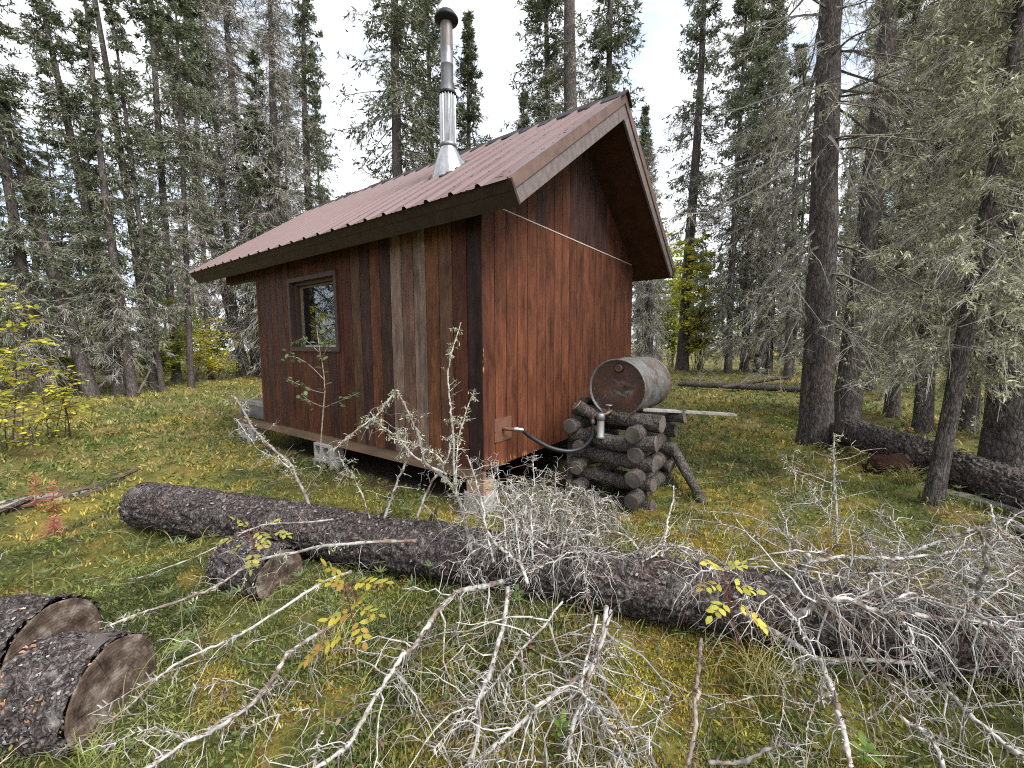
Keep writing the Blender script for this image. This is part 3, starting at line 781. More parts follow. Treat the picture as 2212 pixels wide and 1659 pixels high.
a = np.arange(25) * 2 * math.pi / 24; P = VO + np.array([-.06, .004, .068]) + np.c_[.03 * np.cos(a), .03 * np.sin(a), .003 * np.sin(a * 6)]
hp = [(*tubes(P, np.full(25, .006), 8), M_STEELG, None)]
for q in range(3): hp.append((*tubes(np.array([VO + [-.06 + .028 * math.cos(q * 2.09), .004 + .028 * math.sin(q * 2.09), .068], VO + [-.06, .004, .066]]), np.full(2, .005), 6), M_STEELG, None))
mk('valve_handle', hp, vv, VO)
# filter bowl and hose
FP = np.array([.955, -.735, .89])
ft = thing('fuel_filter', 'galvanised fuel filter canister hanging under the drum valve', 'filter', FP)
V, F = lathe([(.001, .03), (.03, .03), (.042, .02), (.044, -.03), (.036, -.04), (.036, -.05)], 28, org=FP); mk('filter_head', [(V, F, M_STEELG, None)], ft, FP, smooth=True)
V, F = lathe([(.036, -.048), (.037, -.20), (.041, -.205), (.041, -.225), (.036, -.228), (.001, -.228)], 28, org=FP); mk('filter_bowl', [(V, F, basic('pale_filter_metal', (.33, .34, .32), .45, .15, 9, .5, .5), None)], ft, FP, smooth=True)
V, F = tubes(np.array([FP + [0, .03, .0], FP + [-.005, .06, .0], FP + [-.008, .075, -.012], FP + [-.01, .078, -.045]]), np.array([.017, .02, .02, .016]), 12); mk('elbow', [(V, F, M_RUST, None)], ft, FP, smooth=True)


def crv(P, n):
    """smooth curve through the points"""
    P = np.asarray(P, float); m = len(P); t = np.linspace(0, m - 1, n); i = np.clip(t.astype(int), 0, m - 2); f = (t - i)[:, None]
    p0 = P[np.clip(i - 1, 0, m - 1)]; p1 = P[i]; p2 = P[i + 1]; p3 = P[np.clip(i + 2, 0, m - 1)]
    return .5 * (2 * p1 + (p2 - p0) * f + (2 * p0 - 5 * p1 + 4 * p2 - p3) * f ** 2 + (3 * p1 - p0 - 3 * p2 + p3) * f ** 3)


def atx(x, y, X):
    d = ray(x * PW / 3000, y * PW / 3000); return CAM + d * ((X - CAM[0]) / d[0])


hs = thing('fuel_hose', 'black rubber fuel hose sagging from the wall plate to the drum filter', 'hose', (.6, -.4, .6))
hp = [np.array([.40, -.155, .775])] + [atx(x, y, X) for x, y, X in ((1556.8, 1281, .50), (1611, 1311, .64), (1665, 1322, .78), (1706, 1311, .88), (1733, 1281, .935))] + [FP + [-.012, .078, -.075]]
V, F = tubes(crv(hp, 60), np.full(60, .0215), 14, True); mk('hose', [(V, F, M_RUBBER, None)], hs, (.6, -.4, .6), smooth=True)
c0 = crv([np.array([.33, -.105, .786]), np.array([.36, -.125, .783]), hp[0] + [.006, -.01, -.005]], 12)
V, F = tubes(c0, np.array([.019, .024, .024, .022, .022, .025, .025, .022, .022, .024, .024, .022]), 12); mk('hose_fitting', [(V, F, M_STEEL, None)], hs, c0[0], smooth=True)
V, F = tubes(np.array([FP + [-.011, .078, -.04], FP + [-.012, .078, -.062], FP + [-.012, .078, -.08]]), np.array([.021, .025, .023]), 12); mk('hose_fitting', [(V, F, M_STEELG, None)], hs, FP, smooth=True)

# ---------------------------------------------------------------- bark-covered trunks on the ground
def barklog(p0, p1, r0, r1, seed, K=260, sides=84, rough=.016, bend=.03):
    p0 = np.array(p0, float); p1 = np.array(p1, float); t = np.linspace(0, 1, K); d = p1 - p0; Lg = np.linalg.norm(d)
    bump_ = fbm(t * 9 + seed, t * 0 + 4, seed + 3, 3); P = p0 + d * t[:, None]; sd_ = unit(np.cross(d, [0, 0, 1])); P = P + sd_ * (np.sin(t * 5 + seed) * bend)[:, None]
    rr = (r0 + (r1 - r0) * t) * (1 + .10 * (bump_ - .5))
    V, F = tubes(P, rr, sides); C = np.repeat(P, sides, 0); ang = np.tile(np.arange(sides), K) / sides * 2 * math.pi; tt = np.repeat(t, sides) * Lg
    u = ang * r0
    # tileable plates: blend around the seam
    def pn(sx, sy, s): return fbm(u * sx + 50, tt * sy, s, 3)
    wgt = np.clip((ang - 5.6) / .68, 0, 1)
    def pl(sx, sy, s):
        a = fbm(u * sx + 50, tt * sy, s, 4); b = fbm((ang - 2 * math.pi) * r0 * sx + 50, tt * sy, s, 4); return a * (1 - wgt) + b * wgt
    n1 = pl(30, 11, seed); n2 = pl(80, 40, seed + 5); n3 = pl(6, 3, seed + 8)
    h = np.abs(n1 - .5) * 2; h = np.clip(1 - h * 1.3, 0, 1) ** 1.5 * 1.0 + (n2 - .5) * 1.0 + (n3 - .5) * 1.2
    V = C + unit(V - C) * (np.linalg.norm(V - C, axis=1) + (h - .5) * rough * 1.6)[:, None]
    return V, F, P


CAPC = []


def endcap(P, d, r, mat, seed, sides=48, bulge=.004):
    """cut face"""
    d = unit(np.array(d, float)); a = unit(np.cross(d, [0, 0, 1])); b = np.cross(a, d); an = np.arange(sides) * 2 * math.pi / sides
    rings = []
    for k, f in enumerate((1.0, .97, .6, .3)):
        rr = r * f * (1 + .035 * (fbm(np.cos(an) * 2 + 9, np.sin(an) * 2 + 9, seed, 3) - .5))
        rings.append(np.array(P) + a * (np.cos(an) * rr)[:, None] + b * (np.sin(an) * rr)[:, None] + d * (bulge * (k > 0)))
    V = np.vstack(rings + [np.array(P)[None] + d * bulge]); q_ = V - np.array(P); CAPC.append(np.c_[q_ @ a / r, q_ @ b / r, np.full(len(V), seed * .37)]); ix = np.arange(4 * sides).reshape(4, sides); nx = np.roll(ix, -1, 1)
    Q = np.stack([ix[:-1], nx[:-1], nx[1:], ix[1:]], -1).reshape(-1, 4); T = np.c_[ix[-1], nx[-1], np.full(sides, 4 * sides)]
    return V, [Q, T]


LA = spot(311, 1087, .172); LB = spot(2212, 1408, .168); LB = LB + (LB - LA) * .48
LD = unit(LB - LA)
V, F, LP = barklog(LA, LB, .190, .138, 3, 520, 96, .02)
flog = thing('fallen_log', 'long fallen spruce trunk with flaky bark lying across the foreground', 'fallen trunk', (LA + LB) / 2 * [1, 1, 0])
mk('trunk', [(V, F, M_LBARK, None)], flog, LA, smooth=True)
V, F = endcap(LA - LD * .002, -LD, .190, M_CUT, 5); mk('cut_end', [(V, F, M_SAWN, CAPC[-1])], flog, LA)

# loose bark flakes standing proud of the trunk (stuff part)
n = 2600; tk = rng.uniform(0, .95, n); an = rng.uniform(-.3, math.pi + .3, n)
sdv = unit(np.cross(LD, [0, 0, 1])); upv = np.cross(sdv, LD)
nrm = sdv * np.cos(an)[:, None] + upv * np.sin(an)[:, None]; ctr = LA + (LB - LA) * tk[:, None] + sdv * (np.sin(tk * 5 + 3) * .03)[:, None]
P = ctr + nrm * (.191 - .052 * tk)[:, None]; D = unit(LD * rng.normal(size=(n, 1)) + np.cross(LD, nrm) * rng.normal(size=(n, 1)) + nrm * .28)
V, F = leaves(P, D, nrm, rng.uniform(.012, .035, n), rng.uniform(.012, .026, n), .1)
fc = np.repeat(np.array([.05, .04, .037]) + rng.random((n, 1)) ** 2 * np.array([.22, .19, .18]), 6, 0)
mk('bark_flakes', [(V, F, M_TWIG, fc)], flog, (LA + LB) / 2, kind='stuff')


for k in range(15):
    u = rng.uniform(.06, .9); a_ = rng.uniform(.1, 2.9); nr = sdv * math.cos(a_) + upv * math.sin(a_); p = LA + (LB - LA) * u + sdv * math.sin(u * 5 + 3) * .03 + nr * .15; d = unit(nr + LD * rng.uniform(.1, .9)); l = rng.uniform(.08, .17)
    V, F = tubes(np.array([p, p + d * .05, p + d * l * .7 + rng.normal(size=3) * .006, p + d * l]), np.array([.026, .017, .012, .007]) * rng.uniform(.7, 1.2), 9, True); mk('branch_stub', [(V, F, M_CRIB, None)], flog, p)


def round_log(label, c, d, r, ln, seed, group='sawn log rounds in the moss', sand=True):
    d = unit(np.array(d, float)); c = np.array(c, float)      # c = centre of the visible cut face
    t = thing('log_round', label, 'log round', c - d * ln / 2 - np.array([0, 0, r]), group)
    V, F, _ = barklog(c - d * ln, c, r, r, seed, 60, 90, .018, 0); mk('bark', [(V, F, M_LBARK, None)], t, c)
    V, F = endcap(c + d * .002, d, r * .985, M_CUT, seed); mk('cut_face', [(V, F, M_SAWN, CAPC[-1])], t, c)
    V, F = endcap(c - d * (ln + .002), -d, r * .985, M_CUT, seed + 1); mk('cut_face', [(V, F, M_SAWN, CAPC[-1])], t, c - d * ln)
    n = 900; tk = rng.uniform(0, 1, n); an = rng.uniform(-.2, math.pi + .2, n); s_ = unit(np.cross(d, [0, 0, 1])); u_ = np.cross(s_, d)
    nr = s_ * np.cos(an)[:, None] + u_ * np.sin(an)[:, None]; P = c - d * ln * tk[:, None] + nr * (r + .001)
    D = unit(d * rng.normal(size=(n, 1)) + np.cross(d, nr) * rng.normal(size=(n, 1)) + nr * .25)
    V, F = leaves(P, D, nr, rng.uniform(.008, .024, n), rng.uniform(.008, .018, n), .1)
    rd = fbm(tk * 6 + seed, an * 2, seed, 3) > .66
    fc = np.where(rd[:, None] & (np.random.default_rng(seed).random((n, 1)) < .6), np.array([.38, .19, .11]), np.array([.07, .062, .058]) + rng.random((n, 1)) ** 2.5 * .27)
    mk('bark_flakes', [(V, F, M_TWIG, np.repeat(fc, 6, 0))], t, c, kind='stuff')
    # bare patch where the bark came off
    if sand:
        m = 14; k = 8; a0, a1 = 1.0, 1.75; pts = []
        if seed == 21: a0, a1 = 1.15, 1.85
        for i_ in range(k):
            for j_ in range(m):
                u = j_ / (m - 1); w = i_ / (k - 1)
                aa = math.pi - (a0 + (a1 - a0) * u + .05 * math.sin(w * 9)); ll = (.012 + .16 * w * (.7 + .3 * math.sin(u * 5 + 1)))
                pts.append(c - d * ll + (s_ * math.cos(aa) + u_ * math.sin(aa)) * (r + .0125 - .007 * (abs(u - .5) * 2) ** 4 - .006 * w ** 6))
        ix = np.arange(k * m).reshape(k, m); Q = np.stack([ix[:-1, :-1], ix[:-1, 1:], ix[1:, 1:], ix[1:, :-1]], -1).reshape(-1, 4)
        mk('bare_patch', [(np.array(pts), Q, M_CUTG, None)], t, c, smooth=True)
    return t


RH = unit(RT * [1, 1, 0]); FH = unit(FW * [1, 1, 0])
c1 = deep(262, 1462, 1.62); c1[2] = max(c1[2], .10)
round_log('nearest sawn log round with a bare grey patch and tilted cut face', spot(248, 1490, .10), RH * 1.0 + FH * .02 + np.array([0, 0, .02]), .215, .36, 21)
round_log('sawn log round behind the nearest one at the left edge', spot(120, 1400, .11), RH * 1.0 - FH * .02 + np.array([0, 0, .03]), .225, .42, 22, sand=False)
round_log('smaller sawn log round lying just in front of the fallen trunk', spot(606, 1243, .11), RH * .9 - FH * .42, .165, .50, 23, sand=False)

# ---------------------------------------------------------------- dead grey branches
GREY = np.array([.40, .38, .35]); BRN = np.array([.17, .125, .10]); DGREY = np.array([.17, .155, .14])


def offshoots(C, n, ln, seed, t0=.08, t1=1.0, fwd=.55, droop=.35, curl=.5, K=7, side=None):
    """n shoots leaving the curve C (m,3)"""
    g = np.random.default_rng(seed); m = len(C); t = g.uniform(t0, t1, n) * (m - 1); i = np.clip(t.astype(int), 0, m - 2); f = (t - i)[:, None]
    B = C[i] * (1 - f) + C[i + 1] * f; T = unit(C[i + 1] - C[i])
    Dv = g.normal(size=(n, 3)); Dv -= T * (Dv * T).sum(1, keepdims=True); Dv = unit(Dv)
    if side is not None: Dv = unit(Dv + np.asarray(side))
    D = unit(Dv + T * fwd * g.uniform(.3, 1.4, (n, 1))); E = unit(g.normal(size=(n, 3)))
    L_ = ln * g.uniform(.35, 1.25, n) * (1 - .45 * t / (m - 1)); s = np.linspace(0, 1, K)
    Pp = B[:, None] + L_[:, None, None] * (D[:, None] * s[None, :, None] + E[:, None] * (curl * g.uniform(.2, 1, (n, 1, 1)) * s[None, :, None] ** 2))
    Pp[..., 2] -= (L_[:, None] * droop * g.uniform(.3, 1.5, (n, 1))) * s[None] ** 2
    Pp[:, 1:-1] += g.normal(size=(n, K - 2, 3)) * (L_ * .025)[:, None, None]
    return Pp, L_


def clampz(P, lo=.012):
    h = hgt(P[..., 0], P[..., 1]); P[..., 2] = np.maximum(P[..., 2], h + lo); return P


def cols(n, per, base=GREY, seed=0, brown=.25):
    g = np.random.default_rng(seed); c = base * g.uniform(.4, 1.25, (n, 1)); k = g.random(n) < brown; c[k] = BRN * g.uniform(.7, 1.4, (k.sum(), 1)); return np.repeat(c, per, 0)


def dead_branch(pts, r0, r1, ntw=22, ltw=.35, seed=1, parent=None, label=None, group=None, tert=3, base=GREY, droop=.35, curl=.5, lich=0, name='dead_branch', side=None, fine=.0018, wig=.02, K=7):
    r0 *= .66; r1 *= .66; g = np.random.default_rng(seed); n = max(24, len(pts) * 9); C = crv(pts, n)
    C[1:-1] += np.cumsum(g.normal(size=(n - 2, 3)) * wig * .35, 0) * np.sin(np.linspace(0, np.pi, n))[1:-1, None] * .5
    C = clampz(C, r1 * .6)
    rr = np.linspace(r0, r1, n) * (1 + g.normal(size=n) * .10 + .35 * (g.random(n) < .10))
    V, F = tubes(C, rr, 7, True)
    cv = np.repeat(base * (.7 + .6 * fbm(np.linspace(0, 9, n), np.zeros(n), seed, 3))[:, None], 7, 0)
    bm = np.repeat(fbm(np.linspace(0, 14, n) + seed, np.zeros(n) + 3, seed + 2, 2) > .58, 7) * (g.random(len(cv)) < .75)
    cv[bm] = BRN * 1.1
    if parent is None: root = thing(name, label, 'dead branch', C[0], group)
    else:
        root = bpy.data.objects.new('branch', None); COL.objects.link(root); place(root, parent, C[0])
    mk('stem', [(V, F, M_TWIG, cv)], root, C[0], smooth=True)
    parts = []
    if ntw:
        P2, L2 = offshoots(C, ntw, ltw, seed + 1, droop=droop, curl=curl, K=K, side=side); P2 = clampz(P2)
        R2 = np.linspace(1, .35, K)[None] * np.clip(.004 * (L2 / .35), .0022, .008)[:, None]
        V, F = tubes(P2, R2, 4); parts.append((V, F, M_TWIG, cols(ntw, K * 4, base, seed + 2)))
        P3s = []
        for j in range(ntw):
            P3, L3 = offshoots(P2[j], tert, L2[j] * .45, seed + 10 + j, droop=droop, curl=curl, K=5); P3s.append(P3)
        P3 = clampz(np.concatenate(P3s)); R3 = np.tile(np.linspace(1, .5, 5), (len(P3), 1)) * fine
        V, F = tubes(P3, R3, 3); parts.append((V, F, M_TWIG, cols(len(P3), 15, base, seed + 3, .15)))
    ns = int(ntw * 1.2 + 10); P4, _ = offshoots(C, ns, .045, seed + 4, droop=.0, curl=.2, K=3); V, F = tubes(P4, np.tile([.0035, .0025, .0014], (ns, 1)), 4); parts.append((V, F, M_TWIG, cols(ns, 12, base, seed + 5)))
    mk('twigs', parts, root, C[0], kind='stuff')
    if lich:
        lich = int(lich * .38); i = g.integers(0, n, lich); P = np.repeat(C[i], 14, 0) + g.normal(size=(lich * 14, 3)) * .012
        if ntw:
            j = g.integers(0, ntw, lich); P = np.vstack([P, np.repeat(P2[j, g.integers(1, K, lich)], 10, 0) + g.normal(size=(lich * 10, 3)) * .011])
        V, F = leaves(P, unit(g.normal(size=(len(P), 3)) - [0, 0, .5]), unit(g.normal(size=(len(P), 3))), g.uniform(.012, .035, len(P)), g.uniform(.004, .01, len(P)))
        c = np.repeat(np.array([.40, .40, .27]) * g.uniform(.7, 1.3, (len(P), 1)), 6, 0); mk('lichen', [(V, F, M_LICH, c)], root, C[0], kind='stuff')
    return root


H = lambda *a: [spot(x, y, z) for x, y, z in a]
DP = lambda *a: [deep(x, y, d) for x, y, d in a]

# loose and leaning branches, left of the middle
dead_branch(H((900, 1168, .42), (737, 1176, .36), (657, 1186, .30), (550, 1213, .27), (467, 1270, .18), (333, 1316, .14), (230, 1354, .12)), .017, .008, 26, .26, 31, None, 'lichen-crusted grey branch reaching left from the trunk over the small log round', lich=26)
dead_branch(H((720, 1122, .44), (653, 1128, .40), (550, 1138, .34), (433, 1193, .22), (295, 1250, .10)), .010, .005, 9, .2, 32, None, 'thin straight grey stick lying above the small log round', tert=2)
dead_branch(H((760, 1235, .36), (667, 1273, .28), (520, 1370, .16), (467, 1400, .13), (360, 1450, .12), (290, 1520, .10), (163, 1613, .05)), .012, .005, 22, .3, 33, None, 'long thin grey branch with forked tip passing right of the nearest log round', curl=.3)
dead_branch(H((720, 1350, .2), (660, 1388, .17), (610, 1428, .14), (550, 1500, .11), (467, 1562, .10), (400, 1605, .08), (310, 1664, .06)), .015, .010, 16, .28, 34, None, 'grey branch with a pink-brown end pointing to the bottom edge left of centre', curl=.3)
dead_branch(H((600, 1470, .08), (520, 1540, .08), (420, 1600, .06), (330, 1640, .05)), .008, .004, 16, .22, 35, None, 'slim grey branch lying under the branch with a pink-brown end', curl=.3)
# upright broken top behind the trunk
dead_branch(DP((1020, 1200, 2.62), (1000, 1108, 2.68), (984, 1052, 2.7), (960, 1024, 2.72), (932, 1000, 2.75), (915, 940, 2.8), (896, 896, 2.85), (880, 868, 2.9), (857, 842, 2.92)), .020, .007, 15, .17, 36, None, 'dark bent stem of the upright dead treetop before the cabin corner', lich=40, base=DGREY * 1.3, droop=.1)
dead_branch(DP((857, 842, 2.92), (830, 872, 2.9), (799, 902, 2.88), (759, 932, 2.86), (719, 974, 2.85)), .012, .006, 12, .2, 37, None, 'grey lichen-tufted arm slanting down left from the peak before the siding', lich=24, droop=.5)
dead_branch(DP((985, 1060, 2.68), (978, 988, 2.72), (976, 930, 2.74), (972, 890, 2.76), (966, 850, 2.78), (965, 800, 2.8), (978, 750, 2.84), (996, 696, 2.88)), .013, .004, 11, .13, 38, None, 'tall thin pale branch rising highest in front of the cabin corner', lich=22, droop=.0)
dead_branch(DP((985, 1070, 2.6), (990, 1000, 2.62), (1000, 930, 2.66), (1025, 845, 2.7)), .008, .004, 7, .10, 39, None, 'thin branch with lichen knots at its tip leaning right before the corner', lich=26, droop=.1)
dead_branch(DP((965, 1025, 2.72), (900, 985, 2.76), (850, 930, 2.8), (800, 905, 2.84)), .011, .005, 14, .2, 40, None, 'grey branch lying across the siding below the peaked arm', lich=20, droop=.3)
dead_branch(DP((960, 1024, 2.7), (945, 985, 2.62), (905, 960, 2.6), (840, 945, 2.58)), .008, .004, 10, .18, 41, None, 'short side branch with white lichen left of the dead treetop', lich=18, droop=.4)
dead_branch(DP((673, 1104, 3.3), (655, 1060, 3.35), (635, 1026, 3.4), (623, 1002, 3.42), (569, 952, 3.5), (545, 924, 3.52), (525, 886, 3.55), (505, 856, 3.58)), .019, .012, 14, .34, 42, None, 'crooked lichen-covered branch leaning left before the porch deck', lich=50, base=DGREY * 1.3, droop=.0)
dead_branch(DP((625, 1010, 3.3), (590, 985, 3.34), (545, 960, 3.4), (510, 905, 3.5)), .008, .004, 9, .16, 43, None, 'thin lower twig branch left of the crooked lichen branch', lich=10)
dead_branch(DP((799, 1120, 3.0), (773, 1046, 3.02), (755, 1016, 3.03), (731, 974, 3.04)), .009, .005, 12, .25, 44, None, 'thin grey stick standing behind the trunk below the siding', lich=10)
dead_branch(DP((900, 1120, 2.9), (930, 1040, 2.9), (960, 985, 2.9), (975, 940, 2.9)), .013, .009, 10, .2, 45, None, 'pale bare branch leaning right behind the trunk', droop=.2)
dead_branch(DP((830, 1120, 2.95), (850, 1060, 2.95), (880, 990, 2.95), (905, 950, 2.95)), .014, .010, 10, .2, 46, None, 'pale bare branch leaning right beside the standing stick', droop=.2)
# branches still on the fallen trunk
on = lambda a, r0, r1, n_, l_, s_, **k: dead_branch(a, r0, r1, n_, l_, s_, flog, **k)
on(H((1087, 1255, .22), (1040, 1268, .26), (984, 1283, .27), (924, 1363, .2), (877, 1433, .14), (837, 1500, .12), (784, 1583, .1), (737, 1620, .08), (640, 1690, .05)), .020, .010, 46, .42, 51, curl=.4)
on(H((1097, 1270, .2), (1090, 1330, .18), (1070, 1413, .13), (1047, 1483, .1), (1030, 1523, .1), (1028, 1590, .08), (1010, 1660, .05)), .018, .013, 54, .44, 52, curl=.5)
on(H((1310, 1310, .2), (1300, 1383, .15), (1284, 1426, .13), (1254, 1476, .11), (1187, 1530, .1), (1087, 1613, .07), (1010, 1662, .05)), .019, .010, 56, .46, 53)
on(H((1320, 1320, .18), (1277, 1470, .12), (1247, 1556, .09), (1228, 1645, .06)), .016, .012, 44, .42, 54)
on(H((1290, 1330, .2), (1250, 1496, .13), (1290, 1550, .1), (1330, 1616, .07), (1352, 1660, .05)), .010, .006, 34, .42, 55)
on(H((1215, 1300, .22), (1153, 1380, .2), (1080, 1470, .15), (1010, 1540, .1), (937, 1620, .06)), .009, .004, 40, .42, 56)
on(DP((1140, 1262, 2.25), (1123, 1218, 2.3), (1097, 1196, 2.32), (1057, 1150, 2.38), (1047, 1106, 2.42), (1030, 1040, 2.5), (1010, 985, 2.55)), .016, .007, 30, .28, 57, droop=.2)
on(H((1725, 1330, .3), (1775, 1293, .42), (1825, 1284, .46), (1908, 1308, .42), (2042, 1332, .36), (2175, 1348, .32), (2300, 1360, .3)), .021, .013, 60, .45, 58, droop=.7)
on(H((1600, 1320, .28), (1665, 1366, .18), (1762, 1426, .12), (1830, 1428, .12), (1892, 1427, .12), (2015, 1437, .1)), .022, .014, 24, .34, 59)
dead_branch(H((1775, 1434, .11), (1802, 1513, .09), (1822, 1573, .08), (1840, 1660, .06)), .018, .013, 14, .26, 60, None, 'stout pale branch running down to the bottom edge right of centre')
dead_branch(H((1985, 1434, .11), (2048, 1502, .1), (2102, 1555, .08), (2215, 1640, .06)), .015, .012, 22, .3, 61, None, 'stout pale branch slanting to the lower right corner')
dead_branch(H((1942, 1546, .1), (1995, 1592, .08), (2040, 1670, .05)), .013, .010, 12, .2, 62, None, 'short broken grey branch beside the lower right corner')
dead_branch(H((1515, 1380, .10), (1512, 1490, .09), (1508, 1540, .08), (1486, 1655, .06)), .014, .012, 8, .2, 63, None, 'brown-tipped branch standing out of yellow moss at the bottom edge', base=np.array([.25, .2, .17]))
dead_branch(H((1530, 1648, .05), (1620, 1640, .06), (1700, 1625, .06), (1755, 1636, .05)), .011, .006, 8, .2, 64, None, 'dark curved stick lying in moss at the bottom edge', base=DGREY)
dead_branch(H((1700, 1225, .42), (1808, 1205, .40), (1875, 1212, .36), (2008, 1215, .35), (2075, 1197, .38), (2180, 1184, .42)), .016, .010, 26, .4, 65, None, 'long grey branch lying behind the right end of the trunk', droop=.6)
dead_branch(H((1900, 1225, .3), (2008, 1175, .45), (2080, 1150, .55), (2146, 1136, .62), (2172, 1175, .6)), .013, .008, 22, .35, 66, None, 'raised bent branch with a peaked tip near the right edge', droop=.5)
dead_branch(H((2110, 1330, .3), (2118, 1250, .5), (2120, 1180, .7), (2112, 1140, .85)), .016, .009, 22, .35, 67, None, 'upright dead branch near the right edge above the trunk', droop=.4)
dead_branch(H((1742, 1270, .25), (1746, 1235, .40), (1748, 1200, .5)), .02, .018, 8, .25, 68, None, 'short broken upright stub behind the trunk right of the yellow rose')
dead_branch(H((1425, 1215, .05), (1440, 1150, .12), (1448, 1095, .2), (1455, 1050, .28)), .014, .009, 14, .22, 69, None, 'pale branch standing before the log crib', droop=.3)
dead_branch(H((1385, 1200, .1), (1360, 1165, .2), (1300, 1150, .22), (1225, 1170, .2)), .016, .007, 18, .3, 70, None, 'crooked branch with a brown break behind the trunk by the crib')
dead_branch(DP((1808, 1180, 3.3), (1806, 1110, 3.32), (1802, 1040, 3.35), (1800, 985, 3.38), (1803, 940, 3.4)), .018, .007, 26, .45, 71, None, 'small dead grey shrub stem standing before the big spruce', name='dead_shrub', lich=30, droop=.2)
dead_branch(DP((1806, 1125, 3.3), (1770, 1090, 3.25), (1745, 1040, 3.2), (1700, 1010, 3.15)), .010, .004, 26, .38, 72, None, 'left fork of the dead grey shrub before the big spruce', name='dead_shrub', lich=24, droop=.3)
dead_branch(H((2140, 1090, .3), (2150, 1120, .35), (2170, 1150, .3), (2195, 1200, .2)), .010, .005, 8, .2, 73, None, 'thin branch with white lichen tufts dangling at the right edge', lich=24)
# auto branches that make up the thicket: middle of the trunk and its right end
g = np.random.default_rng(77)
for k in range(15):
    u = g.uniform(.40, .58); p = LA + (LB - LA) * u + np.array([0, 0, .15]); az = g.uniform(0, 6.28); ln = g.uniform(.3, .62)
    d = np.array([math.cos(az), math.sin(az), g.uniform(-.1, .55)])
    on([p, p + d * ln * .4 + [0, 0, .03], p + d * ln * .8 + [0, 0, -.02], p + d * ln + [0, 0, -.14]], .009, .003, 20, .30, 200 + k, droop=.5, curl=.5, tert=3)
for k in range(16):
    u = g.uniform(.60, .85); p = LA + (LB - LA) * u + np.array([0, 0, .13]); az = g.uniform(0, 6.28); ln = g.uniform(.35, .8)
    d = np.array([math.cos(az), math.sin(az), g.uniform(0, .35)])
    on([p, p + d * ln * .4 + [0, 0, .05], p + d * ln * .8 + [0, 0, 0.0], p + d * ln + [0, 0, -.14]], .010, .004, 20, .32, 240 + k, droop=.6, curl=.5, tert=3)
# drooping mop of fine twigs between the trunk and the crib
for k, (x, y, dd) in enumerate([(1180, 1062, 3.0), (1230, 1050, 3.1), (1130, 1075, 2.9), (1275, 1080, 3.1), (1090, 1060, 2.85)]):
    lab = ['mop of fine grey twigs left of the crib, the tallest of the heap', 'fine grey twig spray in the heap nearest the crib logs', 'fine grey twig spray before the pier under the cabin corner', 'low spray of fine grey twigs at the foot of the crib', 'fine grey twigs leaning on the dead treetop before the cabin corner'][k]
    p = deep(x, y, dd); b = deep(x - 40 + 20 * k, 1190, dd - .25)
    dead_branch([b, (b + p) / 2 + [0, 0, .06], p, p + RH * .12 + [0, 0, -.05], p + RH * .2 + [0, 0, -.2]], .012, .004, 46, .36, 280 + k, None, lab, 'sprays of fine grey twigs', tert=5, droop=.75, curl=.55, name='twig_spray', lich=16)
for k, (x, y, d_) in enumerate([(1060, 1000, 2.7), (1105, 1030, 2.75), (1150, 985, 2.85), (1010, 1040, 2.6), (1200, 1020, 2.9), (1250, 1095, 2.8)]):
    p = deep(x, y, d_); b = deep(x * .6 + 460, 1215, d_ - .3); on([b, b * .6 + p * .4 + [0, 0, .05], b * .25 + p * .75, p], .011, .003, 24, .24, 390 + k, droop=.15, curl=.4, tert=4)
for k in range(14):
    u = g.uniform(.50, .70); p = LA + (LB - LA) * u + np.array([0, 0, .12]); az = g.uniform(0, 6.28); ln = g.uniform(.3, .75); d = np.array([math.cos(az), math.sin(az), g.uniform(.0, .5)])
    on([p, p + d * ln * .4 + [0, 0, .06], p + d * ln * .8, p + d * ln + [0, 0, -.1]], .010, .004, 22, .34, 360 + k, droop=.6, curl=.5, tert=4)
for k in range(9):
    x = g.uniform(1640, 2180); y = g.uniform(1130, 1260); p = spot(x, y, .1); az = g.uniform(0, 6.28); ln = g.uniform(.5, 1.1); d = np.array([math.cos(az), math.sin(az), .25])
    dead_branch([p, p + d * ln * .5 + [0, 0, .08], p + d * ln], .009, .003, 20, .35, 300 + k, None, 'thin grey dead branch in the thicket behind the right end of the trunk', 'thin branches in the right thicket', tert=4, droop=.6, curl=.7)
for k in range(10):
    x = g.uniform(1450, 2200); y = g.uniform(1440, 1640); p = spot(x, y, .03); az = g.uniform(0, 6.28); ln = g.uniform(.25, .6); d = np.array([math.cos(az), math.sin(az), .1])
    dead_branch([p, p + d * ln * .5 + [0, 0, .05], p + d * ln], .004, .002, 9, .2, 320 + k, None, 'thin fallen twig lying on the moss in front of the trunk', 'fallen twigs on the moss', tert=2, name='fallen_twig')
for k in range(12):
    x = g.uniform(250, 1400); y = g.uniform(1400, 1650); p = spot(x, y, .03); az = g.uniform(2.2, 4.2); ln = g.uniform(.25, .6); d = np.array([math.cos(az), math.sin(az), .1])
    dead_branch([p, p + d * ln * .5 + [0, 0, .04], p + d * ln], .004, .002, 10, .2, 340 + k, None, 'thin fallen twig lying on the moss in front of the trunk', 'fallen twigs on the moss', tert=2, name='fallen_twig')

